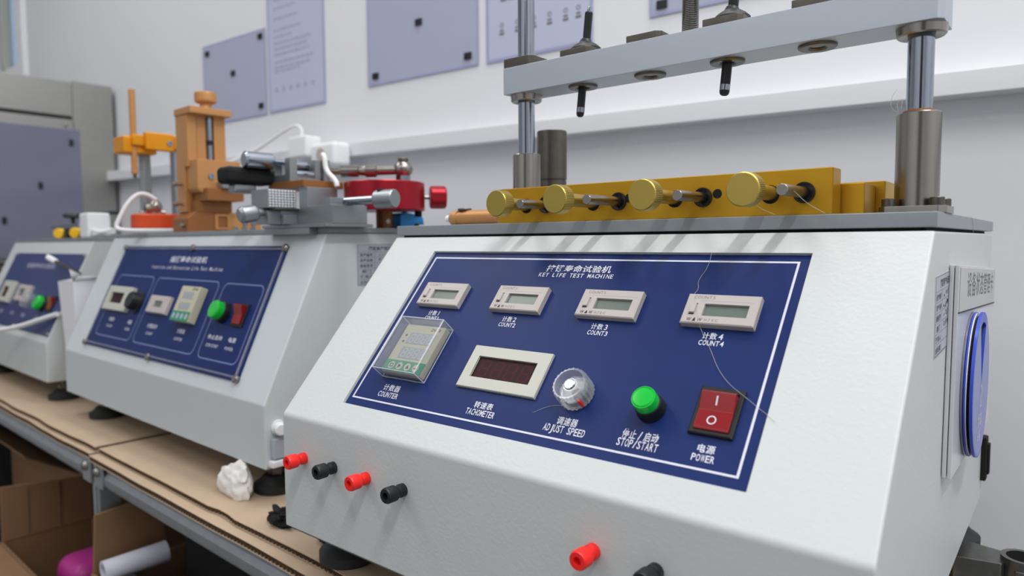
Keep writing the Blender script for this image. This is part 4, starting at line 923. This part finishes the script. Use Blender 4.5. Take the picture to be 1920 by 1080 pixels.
b = B()
for z in range(100, 190, 14): b.box(-1625, -1619, -140, 415, z, z+7)
obj('vent_slat', b, 'stain_dark', cb, OC)

# ------------------------------------------------------------------ cartons under the bench (bench frame)
def bx(name, label, cat, x, y, z): return thing(name, label, cat, tuple(RB @ Vector((x, y, z))), BEN_A, 'cartons under the bench' if name == 'carton' else None), Matrix.Translation((-x, -y, -z))
def open_box(O, t, x0, x1, y0, y1, z0, z1, th=4, m='carton'):
    b = B(); b.frame((x0, x1, y0, y1), (x0+th, x1-th, y0+th, y1-th), z0, z1); obj('carton_wall', b, m, t, O)
    b = B(); b.box(x0+1, x1-1, y0+1, y1-1, z0, z0+th); obj('carton_bottom', b, m, t, O)
def flap(O, t, pts, th=3.5):
    a, b_, c, d = [Vector(p) for p in pts]; n = (b_-a).cross(d-a).normalized()*th
    q = B(); q.add([a, b_, c, d, a+n, b_+n, c+n, d+n], [(0, 1, 2, 3), (7, 6, 5, 4), (0, 4, 5, 1), (1, 5, 6, 2), (2, 6, 7, 3), (3, 7, 4, 0)])
    bm = bmesh.new(); vv = [bm.verts.new(v) for v in q.v]; [bm.faces.new([vv[i] for i in f]) for f in q.f]
    bmesh.ops.recalc_face_normals(bm, faces=bm.faces[:]); bmesh.ops.bevel(bm, geom=bm.edges[:], offset=1, segments=1, affect='EDGES'); k = B(); k.frombm(bm)
    return obj('flap', k, 'carton', t, O)
t, O = bx('carton', 'open brown carton under the bench with a tall creased flap, a pink bag inside', 'carton', -730, 60, -560)
open_box(O, t, -902, -560, -8, 136, -560, -269)
flap(O, t, [(-900, -6, -270), (-900, 134, -270), (-903, 136, -188), (-903, -4, -174)])
flap(O, t, [(-898, -8, -270), (-575, -8, -270), (-600, -58, -300), (-880, -62, -296)])
b = B()
for y in (34, 82): b.box(-900.2, -895.6, y-.9, y+.9, -268, -184, .3)
obj('crease', b, 'flute', t, O)
t, O = bx('pink_bag', 'magenta plastic bag inside the open carton', 'bag', -720, 70, -555.5)
b = B(); b.box(-800, -708, 40, 124, -555.5, -276, 26, 4); obj('bag', b, 'pink', t, O)
t, O = bx('carton', 'brown carton half hidden at the left end under the bench', 'carton', -1250, 240, -560)
open_box(O, t, -1500, -965, 150, 400, -560, -210)
flap(O, t, [(-967, 152, -210), (-967, 396, -210), (-925, 380, -176), (-925, 170, -182)])
flap(O, t, [(-1490, 150, -212), (-1010, 150, -212), (-1018, 62, -160), (-1480, 62, -160)])
t, O = bx('carton', 'brown carton with one upright flap, filled with black sheets and a paper roll', 'carton', -270, 90, -560)
open_box(O, t, -490, -60, 2, 200, -560, -198)
flap(O, t, [(-490, 4, -199), (-490, 100, -199), (-489, 92, -112), (-489, 8, -119)])
flap(O, t, [(-62, 6, -199), (-62, 190, -199), (-6, 180, -150), (-6, 20, -140)])
flap(O, t, [(-480, 199, -199), (-80, 199, -199), (-90, 236, -150), (-470, 236, -150)])
t, O = bx('paper_roll', 'white paper roll lying across the carton of black sheets', 'roll', -450, 60, -198)
b = B(); b.ring((-456, 6, -187), (-452, 84, -184), 14.5, 11, 40); obj('tube', b, 'roll', t, O)
t, O = bx('black_case', 'flat black case in front of the paper roll', 'case', -340, 22, -200)
b = B(); b.box(-432, -240, 8, 34, -300, -186, 8, 3); obj('shell', b, 'black', t, O)
t, O = bx('black_bundle', 'bundle of black sheet material behind the paper roll', 'bundle', -260, 140, -556)
b = B(); b.box(-420, -80, 92, 190, -555, -130, 14, 3); obj('bundle', b, 'matblack', t, O)
